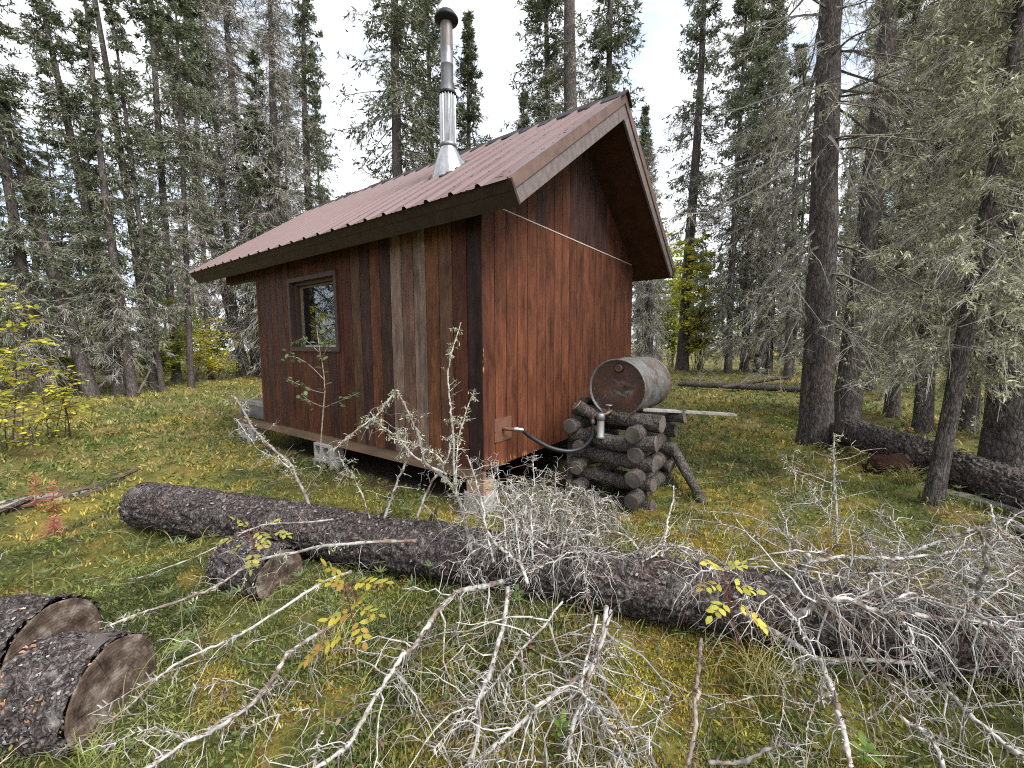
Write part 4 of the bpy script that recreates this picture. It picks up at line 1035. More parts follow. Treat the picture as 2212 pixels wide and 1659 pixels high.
# ---------------------------------------------------------------- small plants
def stemmed(name, label, cat, curves, leafP, leafD, leafN, l, w, lc, stemc=(.16, .12, .09), r=(.006, .002), group=None, fold=.1):
    base = curves[0][0]; t = thing(name, label, cat, base, group)
    C = [crv(c, 9) for c in curves]; n = len(C)
    V, F = tubes(np.array(C), np.array([np.linspace(r[0] * (1 if i == 0 else .55), r[1], 9) for i in range(n)]), 5); mk('stem', [(V, F, M_TWIG, np.array(stemc))], t, base, smooth=True)
    V, F = leaves(leafP, leafD, leafN, l, w, fold); mk('foliage', [(V, F, M_LEAF, np.repeat(lc, 6, 0))], t, base, kind='stuff'); return t


def sprig(curves, per, l, seed, up=.4, start=.3, spread=.02):
    """leaf positions along curves"""
    g = np.random.default_rng(seed); P, D, N = [], [], []
    for c in curves:
        C = crv(c, 40); t = g.uniform(start, 1, per); i = np.clip((t * 39).astype(int), 0, 38); T = unit(C[i + 1] - C[i])
        s = unit(np.cross(T, [0, 0, 1]) + 1e-4) * np.where(g.random(per) < .5, 1, -1)[:, None]
        P.append(C[i] + g.normal(size=(per, 3)) * spread); D.append(unit(s + T * .5 + g.normal(size=(per, 3)) * .35)); N.append(unit(np.array([0, 0, 1.]) + g.normal(size=(per, 3)) * up))
    return np.vstack(P), np.vstack(D), np.vstack(N)


# sapling before the window
cs = [DP((690, 1000, 3.95), (697, 900, 3.97), (702, 840, 3.98), (697, 790, 4.0), (691, 760, 4.0), (684, 705, 4.02)), DP((700, 820, 3.97), (670, 790, 3.95), (640, 772, 3.93), (618, 770, 3.92)), DP((702, 850, 3.97), (672, 842, 3.9), (640, 828, 3.86), (622, 820, 3.84)),
      DP((700, 880, 3.96), (672, 868, 3.86), (655, 855, 3.8)), DP((702, 880, 3.96), (730, 868, 3.9), (750, 860, 3.88), (772, 850, 3.86)), DP((688, 760, 4.0), (660, 735, 3.97), (645, 735, 3.95)), DP((696, 770, 4.), (705, 755, 3.98), (715, 735, 3.97))]
P, D, N = sprig(cs, 15, .06, 5, .6, .4, .02); gg = np.random.default_rng(6)
stemmed('sapling', 'young thin sapling with small pale green leaves in front of the window', 'sapling', cs, P, D, N, gg.uniform(.04, .085, len(P)), gg.uniform(.022, .042, len(P)), np.array([.16, .22, .10]) * gg.uniform(.6, 1.25, (len(P), 1)), (.22, .18, .15), (.008, .003))


def rose(label, clusters, stem, seed, col, ln=.055):
    g = np.random.default_rng(seed); P, D, N, cl = [], [], [], []
    curves = [stem]
    for (tip, ddir, up) in clusters:
        root = stem[min(len(stem) - 1, 1 + g.integers(0, max(1, len(stem) - 1)))]; tip = np.array(tip); curves.append([root, (root + tip) / 2 + [0, 0, .03], tip])
        dv = unit(np.array(ddir, float)); s = unit(np.cross(dv, [0, 0, 1])); n_ = unit(np.cross(s, dv))
        for k in range(4):
            for sg in ((-1, 1) if k < 3 else (0,)):
                P.append(tip + dv * ln * .55 * k); D.append(unit(dv * (.5 if sg else 1) + s * sg * .95 + g.normal(size=3) * .12)); N.append(unit(n_ + g.normal(size=3) * .3)); cl.append(col(g))
    P, D, N, cl = map(np.array, (P, D, N, cl))
    stemmed('wild_rose', label, 'plant', curves, P, D, N, g.uniform(.8, 1.15, len(P)) * ln, g.uniform(.45, .6, len(P)) * ln, cl, (.2, .07, .05), (.003, .0015), None, .06)


def rosecol(g):
    c = np.array([.52, .45, .07]) if g.random() < .78 else np.array([.50, .30, .08])
    if g.random() < .12: c = np.array([.38, .46, .10])
    return c * g.uniform(.8, 1.15)


st1 = DP((770, 1440, 1.86), (768, 1390, 1.82), (760, 1330, 1.78), (745, 1270, 1.75))
cl = [(deep(x, y, d), RT * a + UP * b + FW * c, 0) for x, y, d, a, b, c in ((742, 1262, 1.72, -1, .25, -.2), (775, 1258, 1.74, 1, .1, -.3), (735, 1245, 1.78, -.6, .6, -.2), (750, 1325, 1.70, -.9, -.2, -.3), (785, 1318, 1.72, 1, -.1, -.3), (775, 1345, 1.68, .4, -.7, -.4), (735, 1372, 1.70, -.8, -.5, -.3), (770, 1300, 1.75, .7, .5, -.2), (690, 1400, 1.66, -.7, -.6, -.2), (800, 1262, 1.74, .9, .2, -.2))]
rose('wild rose with yellow and orange leaves before the small log round', cl, st1, 61, rosecol, .044)
st2 = DP((1595, 1420, 1.88), (1592, 1370, 1.86), (1575, 1310, 1.84), (1565, 1255, 1.84))
cl = [(deep(x, y, d), RT * a + UP * b + FW * c, 0) for x, y, d, a, b, c in ((1555, 1225, 1.84, -.8, .3, -.3), (1575, 1222, 1.84, .8, .2, -.3), (1550, 1262, 1.82, -1, -.1, -.3), (1590, 1265, 1.82, 1, -.2, -.3), (1562, 1305, 1.8, -.8, -.4, -.4), (1600, 1312, 1.8, .8, -.6, -.3), (1625, 1332, 1.78, .7, -.6, -.3))]
rose('wild rose with bright yellow leaves against the fallen trunk', cl, st2, 62, lambda g: (np.array([.62, .58, .10]) if g.random() < .8 else np.array([.55, .38, .10])) * g.uniform(.85, 1.15), .048)
st3 = DP((560, 1215, 2.6), (552, 1185, 2.58), (540, 1160, 2.56), (530, 1140, 2.55))
cl = [(deep(x, y, d), RT * a + UP * b + FW * c, 0) for x, y, d, a, b, c in ((500, 1165, 2.52, -1, -.2, -.2), (535, 1135, 2.55, -.5, .4, -.3), (575, 1130, 2.58, .9, .2, -.2), (560, 1150, 2.53, .7, -.4, -.3), (520, 1180, 2.5, -.6, -.5, -.3), (600, 1150, 2.6, 1, -.2, -.2), (545, 1200, 2.48, .1, -.9, -.3), (560, 1172, 2.5, .6, -.2, -.4))]
rose('wild rose with pale yellow leaves hanging before the left part of the trunk', cl, st3, 63, lambda g: np.array([.50, .48, .12]) * g.uniform(.7, 1.15), .046)

# fireweed
for k, (x, y0, y1, c, lab) in enumerate([(78, 1095, 1022, (.66, .24, .14), 'taller orange-red fireweed at the left edge'), (115, 1100, 1033, (.66, .25, .16), 'shorter orange-red fireweed right of the taller one'), (112, 1128, 1085, (.64, .20, .23), 'low pink-red fireweed sprig before the orange ones')]):
    b = spot(x, y0, 0.0); hh = (y0 - y1) / (PW * FPX) * np.dot(b - CAM, FW); b[2] = hgt(b[0], b[1]); tp = b + np.array([.02, .03, hh]); n = 46; t = np.linspace(.12, 1, n); az = np.arange(n) * 2.4
    P = b + (tp - b) * t[:, None]; D = np.c_[np.cos(az), np.sin(az), np.full(n, .35) - .5 * (1 - t)]; N = np.tile([0, 0, 1.], (n, 1)) + D * -.3
    stemmed('fireweed', lab, 'plant', [[b, (b + tp) / 2, tp]], P, D, N, +.115 * (1.15 - .75 * t), .019, np.array(c) * rng.uniform(.75, 1.2, (n, 1)), (.3, .08, .06), (.004, .002), 'fireweed plants', .05)


def leafshrub(label, base, tips, seed, nleaf, l, colf, name='shrub', cat='shrub', group=None, flat=.35, spread=.10, stemc=(.12, .10, .085), r=.014):
    g = np.random.default_rng(seed); b = np.array(base, float); curves = []; P, D, N = [], [], []
    for tp in tips:
        tp = np.array(tp); o = g.normal(size=3) * [.12, .12, 0]; c = [b + o, b + o + (tp - b) * .5 + g.normal(size=3) * .06, tp]; curves.append(c); C = crv(c, 60)
        nb = 9
        for q in range(nb):
            i = g.integers(18, 60); a = g.uniform(0, 6.28); dv = np.array([math.cos(a), math.sin(a), .15]); e = C[i] + dv * g.uniform(.15, .42); curves.append([C[i], (C[i] + e) / 2 + [0, 0, .02], e])
            m = nleaf; tt = g.uniform(.15, 1.05, m)[:, None]; P.append(C[i] + (e - C[i]) * tt + g.normal(size=(m, 3)) * [spread * .5, spread * .5, spread * .25]); D.append(unit(dv + g.normal(size=(m, 3)) * [.7, .7, .25] - [0, 0, .2])); N.append(unit(np.array([0, 0, 1.]) + g.normal(size=(m, 3)) * flat))
    P, D, N = map(np.vstack, (P, D, N)); n = len(P); lc = np.array([colf(g) for _ in range(n)])
    return stemmed(name, label, cat, curves, P, D, N, g.uniform(.7, 1.2, n) * l, g.uniform(.45, .62, n) * l, lc, stemc, (r, .003), group, .06)


yl = lambda g: (np.array([.74, .69, .09]) if g.random() < .75 else np.array([.30, .36, .07]) if g.random() < .6 else np.array([.42, .30, .06])) * g.uniform(.65, 1.15)
leafshrub('tall yellow-leaved willow shrub at the left edge', spot(12, 975, 0), DP((20, 640, 6.0), (-60, 620, 6.2), (55, 720, 5.7), (40, 610, 6.3), (-20, 760, 5.9), (75, 800, 5.9)), 81, 15, .10, yl, flat=.25)
leafshrub('lower yellow-leaved willow shrub right of the tall one', spot(118, 950, 0), DP((110, 790, 6.9), (150, 815, 6.7), (85, 830, 6.6), (130, 850, 6.8), (165, 870, 6.9)), 82, 10, .095, yl, flat=.25)
leafshrub('small yellow-green willow shoot low at the left edge', spot(30, 985, 0), DP((30, 880, 5.7), (60, 905, 5.8), (5, 900, 5.6)), 83, 9, .07, yl)
# sprouts of broad leaves in the moss
for k, (x, y, lab) in enumerate([(396, 1420, 'small bright green seedling beside the branch in front of the log rounds'), (1868, 1620, 'pale green seedling at the bottom edge right of the stout branch'), (1215, 1590, 'single green leaf sprout among the twigs at the bottom centre'), (1115, 1310, 'tiny pale green sprout under the middle of the trunk')]):
    b = spot(x, y + 18, .0); b[2] = hgt(b[0], b[1]) + .01; n = 9; az = np.arange(n) * 2.4; D = np.c_[np.cos(az), np.sin(az), np.full(n, .5)]; P = b + np.c_[np.zeros(n), np.zeros(n), np.linspace(.05, .12, n)]
    stemmed('seedling', lab, 'plant', [[b, b + [.005, 0, .06], b + [.0, .01, .12]]], P, D, np.tile([0, 0, 1.], (n, 1)), .055, .028, np.array([.20, .32, .06]) * rng.uniform(.8, 1.2, (n, 1)), (.15, .2, .06), (.003, .002), None, .05)

# ---------------------------------------------------------------- spruce kinds
NEEDLE = np.array([.125, .148, .084]); TWIGC = np.array([.25, .232, .205]); LICC = np.array([.47, .475, .31])  # needle and twig colours lightened to stand in for haze and forest light


def spruce_kind(seed, H=14., r0=.16, crown0=.12, Rmax=1.25, nb=170, M_=13, live0=.25, needles=9, lich=0, droop=.5, narrow=.75, gap=.25, twl=.34, nl=.085, tw=.006, lsize=.05, curl=.4, nw=.26, up=.0, rnd=.5):
    """returns data blocks (trunk, branches, needles) for a spruce standing on the origin"""
    g = np.random.default_rng(seed)
    K = 26; t = np.linspace(0, 1, K); sway = np.c_[np.sin(t * 5 + seed) * .05, np.cos(t * 4 + seed * 2) * .05] * t[:, None] * H * .12
    TP = np.c_[sway - sway[0], t * H - .15]; tr = r0 * (1 - t) ** .6 + .012; tr[0] *= 1.35; tr[1] *= 1.08
    V, F = tubes(TP, tr, 14); V += (fbm(V[:, 2] * 3 + seed, np.arctan2(V[:, 1], V[:, 0]) * 2, seed, 3) - .5)[:, None] * [r0 * .16, r0 * .16, 0]
    tm = mesh('spruce_trunk', [(V, F, M_BARK, None)], True)
    # main branches
    u = np.sort(crown0 + (1 - crown0) * g.random(nb) ** .95); clump = fbm(u * 14 + seed, u * 0, seed + 9, 2); keep = clump > gap * .9; u = u[keep]; n = len(u)
    z = u * H; cx_ = np.interp(z, TP[:, 2], TP[:, 0]); cy_ = np.interp(z, TP[:, 2], TP[:, 1])
    az = g.uniform(0, 6.283, n); prof = (1 - u) ** narrow; low = np.clip((u - crown0) / .12, .6, 1)
    Lb = np.maximum(Rmax * prof * low * g.uniform(1 - rnd, 1.12, n) * (1.15 - .3 * vnoise(u * 9, u * 0, seed)), .12)
    el = np.radians(-18 + 48 * u ** 1.6 + g.normal(size=n) * 9) + up; s = np.linspace(0, 1, 6)
    dr = np.c_[np.cos(az), np.sin(az)]
    BP = np.zeros((n, 6, 3)); BP[..., 0] = cx_[:, None] + dr[:, :1] * (Lb * np.cos(el))[:, None] * s; BP[..., 1] = cy_[:, None] + dr[:, 1:] * (Lb * np.cos(el))[:, None] * s
    BP[..., 2] = z[:, None] + (Lb * np.sin(el))[:, None] * s - (Lb * droop * (1 - .6 * u))[:, None] * (s ** 1.8 - .62 * s ** 4)
    BP[:, 1:] += g.normal(size=(n, 5, 3)) * .02
    br = np.linspace(1, .3, 6)[None] * np.clip(Lb * .014, .004, .02)[:, None]
    parts = []
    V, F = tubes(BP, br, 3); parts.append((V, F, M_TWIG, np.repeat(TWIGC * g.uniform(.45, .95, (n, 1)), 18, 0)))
    # twigs
    sj = g.uniform(.12, 1.0, (n, M_)); i = np.clip((sj * 5).astype(int), 0, 4); f = (sj * 5 - i)[..., None]; ar = np.arange(n)[:, None]
    B0 = BP[ar, i] * (1 - f) + BP[ar, i + 1] * f; T = unit(BP[ar, i + 1] - BP[ar, i]); side = unit(np.cross(T, [0, 0, 1])) * np.where(g.random((n, M_)) < .5, 1, -1)[..., None]
    D = unit(T * .55 + side * g.uniform(.3, 1.0, (n, M_, 1)) + g.normal(size=(n, M_, 3)) * .25)
    Lt = twl * g.uniform(.35, 1.15, (n, M_)) * (1.1 - .65 * sj) * np.clip(Lb / (Rmax * .6), .35, 1)[:, None]
    s3 = np.array([0, .5, 1.]); E_ = g.normal(size=(n, M_, 3))
    P = B0[:, :, None] + Lt[..., None, None] * (D[:, :, None] * s3[:, None] + E_[:, :, None] * (curl * .4 * s3[:, None] ** 2)); lowf = (1 - .5 * u)[:, None]
    P[..., 2] -= (Lt * lowf * g.uniform(.15, 1.1, (n, M_)))[..., None] * s3 ** 1.6
    P = P.reshape(-1, 3, 3); m = len(P)
    live = (np.repeat(u, M_) + g.normal(size=m) * .12 > live0); live &= np.repeat(g.random(n) < .9, M_) & (g.random(m) < .93)
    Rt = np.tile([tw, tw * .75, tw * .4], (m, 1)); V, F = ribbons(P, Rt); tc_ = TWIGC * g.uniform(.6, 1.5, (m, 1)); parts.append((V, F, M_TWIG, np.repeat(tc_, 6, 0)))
    # fine dead twiglets on the bare ones
    d = np.where(~live)[0]
    if len(d):
        k = 4; q = np.repeat(d, k); f = g.uniform(.2, 1, len(q))[:, None]; p = P[q, 0] * (1 - f) + P[q, 2] * f; dv = unit(P[q, 2] - P[q, 0] + g.normal(size=(len(q), 3)) * .12 - [0, 0, .06]); l = g.uniform(.06, .2, len(q))
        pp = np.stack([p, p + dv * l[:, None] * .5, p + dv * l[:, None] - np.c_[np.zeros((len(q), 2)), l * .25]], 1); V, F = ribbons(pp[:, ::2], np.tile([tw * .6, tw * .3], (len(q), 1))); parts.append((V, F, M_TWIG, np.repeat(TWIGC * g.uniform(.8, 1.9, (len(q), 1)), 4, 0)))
    bm = mesh('spruce_branches', parts)
    parts = []
    d = np.where(live)[0]
    if len(d) and needles:
        q = np.repeat(d, needles); f = g.uniform(.05, 1.02, len(q))[:, None]; p = P[q, 0] * (1 - f) + P[q, 2] * f
        dv = unit(unit(P[q, 2] - P[q, 0]) + g.normal(size=(len(q), 3)) * .55); sd = unit(np.cross(dv, g.normal(size=(len(q), 3)))); l = nl * g.uniform(.6, 1.25, len(q))
        V, F = blades(p, dv, sd, l, l * nw * g.uniform(.7, 1.3, len(q)))
        br_ = np.repeat(fbm(np.repeat(u, M_) * 20, np.repeat(az, M_) * 1.5, seed, 2)[d], needles)[:, None]
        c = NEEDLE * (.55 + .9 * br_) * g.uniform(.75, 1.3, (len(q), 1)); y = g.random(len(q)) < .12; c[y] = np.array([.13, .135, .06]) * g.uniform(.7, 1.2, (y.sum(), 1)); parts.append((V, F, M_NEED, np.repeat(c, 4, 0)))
    if lich:
        q = g.integers(0, m, lich); f = g.uniform(.1, 1, lich)[:, None]; p = P[q, 0] * (1 - f) + P[q, 2] * f; w = g.uniform(.6, 1.3, lich); k = 7
        pp = np.repeat(p, k, 0) + g.normal(size=(lich * k, 3)) * lsize * .35; dv = unit(g.normal(size=(lich * k, 3)) * .7 - [0, 0, .55]); l = np.repeat(w, k) * lsize * g.uniform(.6, 1.4, lich * k)
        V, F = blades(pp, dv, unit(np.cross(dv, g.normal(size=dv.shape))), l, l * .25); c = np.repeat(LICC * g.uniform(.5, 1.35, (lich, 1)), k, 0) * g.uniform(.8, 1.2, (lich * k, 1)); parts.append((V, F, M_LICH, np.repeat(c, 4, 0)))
    nm = mesh('spruce_foliage', parts) if parts else None
    return dict(H=H, tr=tm, br=bm, nd=nm, r0=r0)


KIND = dict(
    green=spruce_kind(1, 14, .15, .06, 1.75, 330, 14, .20, 8, 300, .55, .6, .18, twl=.50, nl=.12, nw=.26, rnd=.6),
    sparse=spruce_kind(2, 14, .14, .20, 1.5, 230, 13, .42, 8, 300, .6, .55, gap=.30, twl=.48, nl=.12, nw=.26, rnd=.6),
    tuft=spruce_kind(3, 14, .15, .24, 1.6, 210, 14, .42, 9, 200, .65, .55, gap=.42, rnd=.7, twl=.48, nl=.12, nw=.26),
    bare=spruce_kind(9, 14, .15, .30, 1.3, 130, 12, .5, 8, 200, .7, .5, gap=.4, rnd=.7, twl=.45, nl=.12, nw=.26),
    grey=spruce_kind(4, 14, .17, .05, 1.7, 330, 15, .86, 6, 900, 1.0, .45, .08, .58, curl=.6, tw=.007),
    dense=spruce_kind(5, 13, .13, .03, 1.6, 340, 15, .06, 8, 100, .4, .75, .0, .45, nl=.12, nw=.26),
    slim=spruce_kind(6, 14, .11, .10, 1.1, 210, 11, .22, 8, 120, .5, .5, .22, .36, nl=.12, nw=.26),
    bigdense=spruce_kind(7, 18, .21, .06, 2.5, 350, 17, .15, 7, 300, .5, .55, .1, .60, nl=.15, nw=.26),
    pole=spruce_kind(8, 17, .20, .14, 1.4, 120, 12, .55, 8, 400, .8, .45, .25, .5, curl=.6),
)
FAR = [spruce_kind(20 + k, 13, .12, .04, 1.6, 120, 10, .15 + .1 * k, 5, 0, .5, .7, .15, .5, nl=.22, tw=.011, nw=.3) for k in range(3)]


def tree(kind, base, topref, label, group=None, scale=1.0, rot=0.0, dia=None, name='spruce_tree', cat='tree', height=None):
    """stands at base; leans so that its stem passes the far point topref"""
    k = KIND[kind] if isinstance(kind, str) else kind
    b = np.array(base, float); b[2] = hgt(b[0], b[1]) - .03
    t = bpy.data.objects.new(name, None); COL.objects.link(t); t['label'] = label; t['category'] = cat
    if group: t['group'] = group
    if topref is None: zdir = Vector((0, 0, 1))
    else: zdir = Vector(topref - b).normalized()
    q = Vector((0, 0, 1)).rotation_difference(zdir) @ Matrix.Rotation(rot, 3, 'Z').to_quaternion()
    t.rotation_mode = 'QUATERNION'; t.rotation_quaternion = q; t.location = b
    hs_ = (height / k['H']) if height else scale; ws = (dia / 2 / k['r0']) if dia else hs_
    for nm, me in (('trunk', k['tr']), ('branches', k['br']), ('foliage', k['nd'])):
        if me is None: continue
        o = bpy.data.objects.new(nm, me); COL.objects.link(o); o.parent = t
        o.scale = (ws, ws, hs_) if nm == 'trunk' else (hs_, hs_, hs_)
    return t


def pt(kind, bx, by, tx, ty, label, height, dia=None, rot=0., dist=None, **k):
    if bx < 730: height *= 1.27
    """tree by its foot and a higher point of its stem as read in the photograph"""
    b = spot(bx, by, 0) if dist is None else deep(bx, by, dist); dep = float(np.dot(b - CAM, FW))
    return tree(kind, b, deep(tx, ty, dep), label, height=height, dia=dia, rot=rot, **k)


# left of the cabin
pt('bare', 200, 857, 110, 560, 'strongly left-leaning bare-stemmed spruce, frontmost at the left', 15, .36, .3)
pt('green', 92, 862, 20, 430, 'spruce behind the tall yellow shrub with its crown cut by the left edge', 12, .3, 1.2)
pt('dense', -40, 850, -90, 500, 'dark spruce half outside the left edge behind the yellow shrub', 11, .3, 2.2)
pt('green', 262, 853, 133, 187, 'left-leaning spruce whose pointed top just shows left of the paler sky', 11.9, .32, .7)
pt('slim', 288, 855, 215, 300, 'spruce with a paired stem close beside the pointed-top spruce', 11, .26, 2.9)
pt('bare', 338, 845, 243, 233, 'left-leaning dark-stemmed spruce right of the paired stems', 16, .27, 4.2)
pt('slim', 352, 846, 300, 470, 'thin spruce stem close behind the dark-stemmed leaning spruce', 12, .17, 1.0)
pt('tuft', 383, 830, 343, 267, 'gappy spruce with dark clumps of needles halfway up', 19, .30, .2)
pt('bare', 535, 815, 383, 233, 'long bare leaning spruce stem crossing behind the grey dead spruce', 25, .42, 2.0)
pt('grey', 556, 812, 500, 200, 'grey dead spruce hung with drooping bare twigs beside the porch', 21, .48, .5)
pt('grey', 520, 815, 470, 300, 'second grey twiggy spruce just left of the dead one by the porch', 17, .3, 3.4)
pt('sparse', 413, 838, 400, 500, 'slender spruce between the gappy spruce and the yellow bushes', 13, .2, 2.2)
pt('sparse', 455, 822, 430, 400, 'thin spruce behind the yellow bushes left of the porch', 15, .22, 4.4)
pt('sparse', 640, 780, 607, 167, 'narrow spruce first to the right of the grey dead spruce above the roof', 25, .36, 5.1)
pt('sparse', 712, 780, 677, 167, 'narrow spruce with bright tufts standing halfway to the stovepipe', 24, .34, .9)
pt('slim', 745, 785, 735, 300, 'low thin spruce behind the roof left of the big green spruce', 15, .25, 2.6)
pt('slim', 590, 790, 578, 300, 'thin spruce behind the roof edge beside the grey dead spruce', 15, .22, 1.6)
pt('bigdense', 872, 790, 854, 167, 'big green spruce directly left of the stovepipe', 27, .50, 2.4, dist=18)
pt('green', 935, 790, 924, 60, 'green spruce right behind the stovepipe', 22, .36, 1.4, dist=21)
pt('dense', 1016, 800, 1009, 60, 'narrow pointed green spruce just right of the stovepipe', 18.4, .34, 3.3, dist=21)
pt('bigdense', 1185, 800, 1184, 117, 'spruce with a bright green clump left of the thick bare stem', 20, .36, 5.3, dist=17)
pt('pole', 1234, 800, 1234, 100, 'thick bare dark spruce stem rising behind the roof ridge', 22, .66, .8, dist=15.5)
pt('green', 1312, 800, 1318, 100, 'tall green spruce right of the thick bare stem above the gable', 22, .40, 4.0, dist=18)
pt('dense', 1398, 790, 1392, 330, 'small pointed spruce behind the right side of the gable roof', 14.2, .28, 1.9, dist=22)
pt('grey', 1405, 800, 1402, 500, 'short grey-green spruce right behind the cabin wall and drum', 10, .26, 2.5, dist=17)
# right of the cabin
pt('sparse', 1473, 802, 1512, 100, 'tall dark straight spruce at the right end of the sky gap', 27, .62, 3.0)
pt('bigdense', 1572, 810, 1600, 200, 'dense grey-green spruce right of the tall dark straight one', 21, .34, 2.0)
pt('sparse', 1607, 806, 1645, 67, 'thin-stemmed spruce behind the dense grey-green one', 23, .40, 4.9)
pt('grey', 1660, 812, 1680, 300, 'grey twiggy spruce left of the big rough trunk', 16, .30, 1.1)
pt('sparse', 1700, 822, 1722, 300, 'spruce close behind the drooping boughs of the big rough trunk', 15, .28, 3.7)


for bx, by, tx, ty, kd, hh, ds, lab in [(610, 800, 590, 300, 'grey', 17, 20, 'grey spruce just right of the dead one over the roof edge'), (680, 790, 665, 300, 'sparse', 19, 24, 'thin grey-green spruce low behind the middle of the roof slope'), (1130, 795, 1128, 300, 'green', 15, 22, 'spruce with a low crown in the second sky gap over the ridge'), (1640, 806, 1665, 250, 'bigdense', 21, 23, 'broad grey-green spruce left of the drooping boughs'), ]:
    pt(kd, bx, by, tx, ty, lab, hh, None, bx * .37, dist=ds)

# the near trunks on the right
NEAR = spruce_kind(40, 12, .215, .10, 2.3, 120, 16, 1.5, 0, 1500, .95, .3, .1, .6, tw=.0038, lsize=.05, curl=.7, rnd=.5)
NEAR2 = spruce_kind(41, 12, .18, .14, 1.7, 70, 14, 1.5, 0, 900, .9, .35, .1, .55, tw=.0036, lsize=.05, curl=.7)
BEARD = [spruce_kind(42 + k, 10, .085, .15, 1.25, 190, 20, .62 + .15 * k, 8, 9500, .9, .40, .05, .5, tw=.0032, lsize=.054, curl=.7, nl=.05) for k in range(2)]
pt(NEAR, 1762, 957, 1786, 300, 'big rough-barked spruce trunk with drooping dead boughs right of the cabin', 14, .43, .4)
pt(NEAR2, 1824, 926, 1888, 333, 'second big spruce trunk just behind the rough one, leaning right', 14, .40, 1.7)
pt(BEARD[0], 2012, 1107, 2110, 560, 'thin leaning spruce in front of the toppled trunk, bearded with lichen', 9, .12, .3)
pt(NEAR2, 2178, 1062, 2205, 500, 'flared spruce base standing behind the toppled trunk at the right edge', 12, .42, 2.9)
pt(BEARD[1], 1992, 930, 2030, 300, 'lichen-draped spruce filling the view behind the leaning stem', 10.5, .24, 1.0)
pt(BEARD[0], 1925, 905, 1965, 300, 'lichen-draped spruce close to the right of the second big trunk', 11, .22, 2.0)
pt(BEARD[1], 2090, 935, 2150, 300, 'lichen-draped spruce between the leaning stem and the right edge', 10.5, .22, 3.2)
pt(BEARD[0], 2230, 960, 2270, 300, 'lichen-draped spruce cut off by the right edge', 11, .24, 4.2)
pt(BEARD[1], 2060, 870, 2090, 300, 'tall lichen-draped spruce in the second row at the right', 14, .24, 5.2)
pt(BEARD[0], 2180, 860, 2210, 300, 'tall lichen-draped spruce far right in the second row', 14, .24, .2)
pt(BEARD[1], 1880, 850, 1900, 300, 'lichen-draped spruce showing between the two big trunks', 13, .24, 2.5)

# the far forest
gf = np.random.default_rng(99)
nfar = 0
for k in range(400):
    a = gf.uniform(-62, 62); r = gf.uniform(23, 68); dv = FH * math.cos(math.radians(a)) + RH * math.sin(math.radians(a)); b = CAM + dv * r; b[2] = 0
    if (r < 30 and -4 < a < 22) or (r < 48 and 17 < a < 34) or (r < 40 and -38 < a < -33): continue
    if nfar >= 185: break
    tt = b + np.array([gf.normal() * .5, gf.normal() * .5, 10.]); nfar += 1
    sidename = ('left of the cabin', 'left') if a < -12 else ('behind the cabin', 'behind') if a < 14 else ('right of the cabin', 'right')
    tree(FAR[k % 3], b, tt, 'slender spruce among the distant forest ' + sidename[0], 'distant spruces ' + sidename[0], height=gf.uniform(7, 16) * (1.0 if abs(a) > 14 else .75), rot=gf.uniform(0, 6.28))

for k, (a, r, kd) in enumerate([(-70, 14, 'green'), (-76, 17, 'grey'), (-80, 12, 'bigdense'), (-85, 15, 'green'), (-90, 13, 'dense'), (-95, 16, 'grey'), (-100, 14, 'green'), (-74, 22, 'bigdense'), (-83, 21, 'bigdense'), (-92, 22, 'bigdense'), (-67, 20, 'grey'), (-105, 20, 'bigdense'), (-88, 26, 'green'), (-79, 27, 'green')]):
    dv = FH * math.cos(math.radians(a)) + RH * math.sin(math.radians(a)); tree(kd, CAM * [1, 1, 0] + dv * r, None, 'spruce left of the view whose reflection shows in the cabin window', 'spruces mirrored in the window', height=14 + k % 4, rot=k * 1.3)

# autumn birches and bushes, yellow and green
yc = lambda g: (np.array([.80, .72, .09]) if g.random() < .7 else np.array([.52, .60, .11])) * g.uniform(.6, 1.15)
gc = lambda g: (np.array([.32, .38, .09]) if g.random() < .65 else np.array([.48, .47, .09])) * g.uniform(.55, 1.15)


def birch(label, base, h, w, seed, colf, nt=14, nl_=26, l=.13, name='birch_tree', group=None):
    g = np.random.default_rng(seed); b = np.array(base, float); b[2] = hgt(b[0], b[1])
    tips = [b + np.array([g.normal() * w * .5, g.normal() * w * .5, h * g.uniform(.35, 1.0)]) for _ in range(nt)]
    return leafshrub(label, b, tips, seed, nl_, l, colf, name, 'tree', group, .6, .28, (.2, .17, .14), .03)


birch('bright yellow birch glowing behind the trunks right of the cabin', deep(1508, 785, 25), 8.0, 1.5, 301, yc, 26, 26, .24)
birch('yellow-green birch close to the gable wall in the sky gap', deep(1450, 780, 29), 9, 1.5, 302, lambda g: yc(g) * .9 + np.array([0, .06, .02]), 22, 26, .25)
birch('green birch far behind the sky gap', deep(1425, 780, 40), 15, 2.2, 303, gc, 18, 26, .26)
birch('pale yellow birch deep in the forest left of the rough trunk', deep(1640, 785, 26), 5, 1.8, 304, yc, 14, 20, .22)
birch('yellow-leaved bush left of the porch and its beam', spot(425, 826, 0), 3.3, 1.7, 305, yc, 12, 16, .13, 'bush')
birch('yellow bush against the grey dead spruce by the porch', spot(475, 822, 0), 2.2, .8, 306, yc, 8, 14, .11, 'bush')
birch('green-yellow bush deep between the leaning spruces at the left', deep(325, 800, 16.5), 3.6, 1.8, 307, gc, 16, 24, .17, 'bush')
birch('tall green birch behind the left-leaning spruces', deep(470, 780, 27), 8, 2.5, 308, gc, 18, 24, .2)
birch('green bush seen between the two leftmost leaning spruces', deep(152, 805, 15.5), 3.0, 1.6, 309, gc, 14, 22, .17, 'bush')
birch('green-yellow bush at the forest edge behind the tall yellow shrub', deep(20, 790, 18), 3.2, 2.0, 310, gc, 14, 22, .15, 'bush')
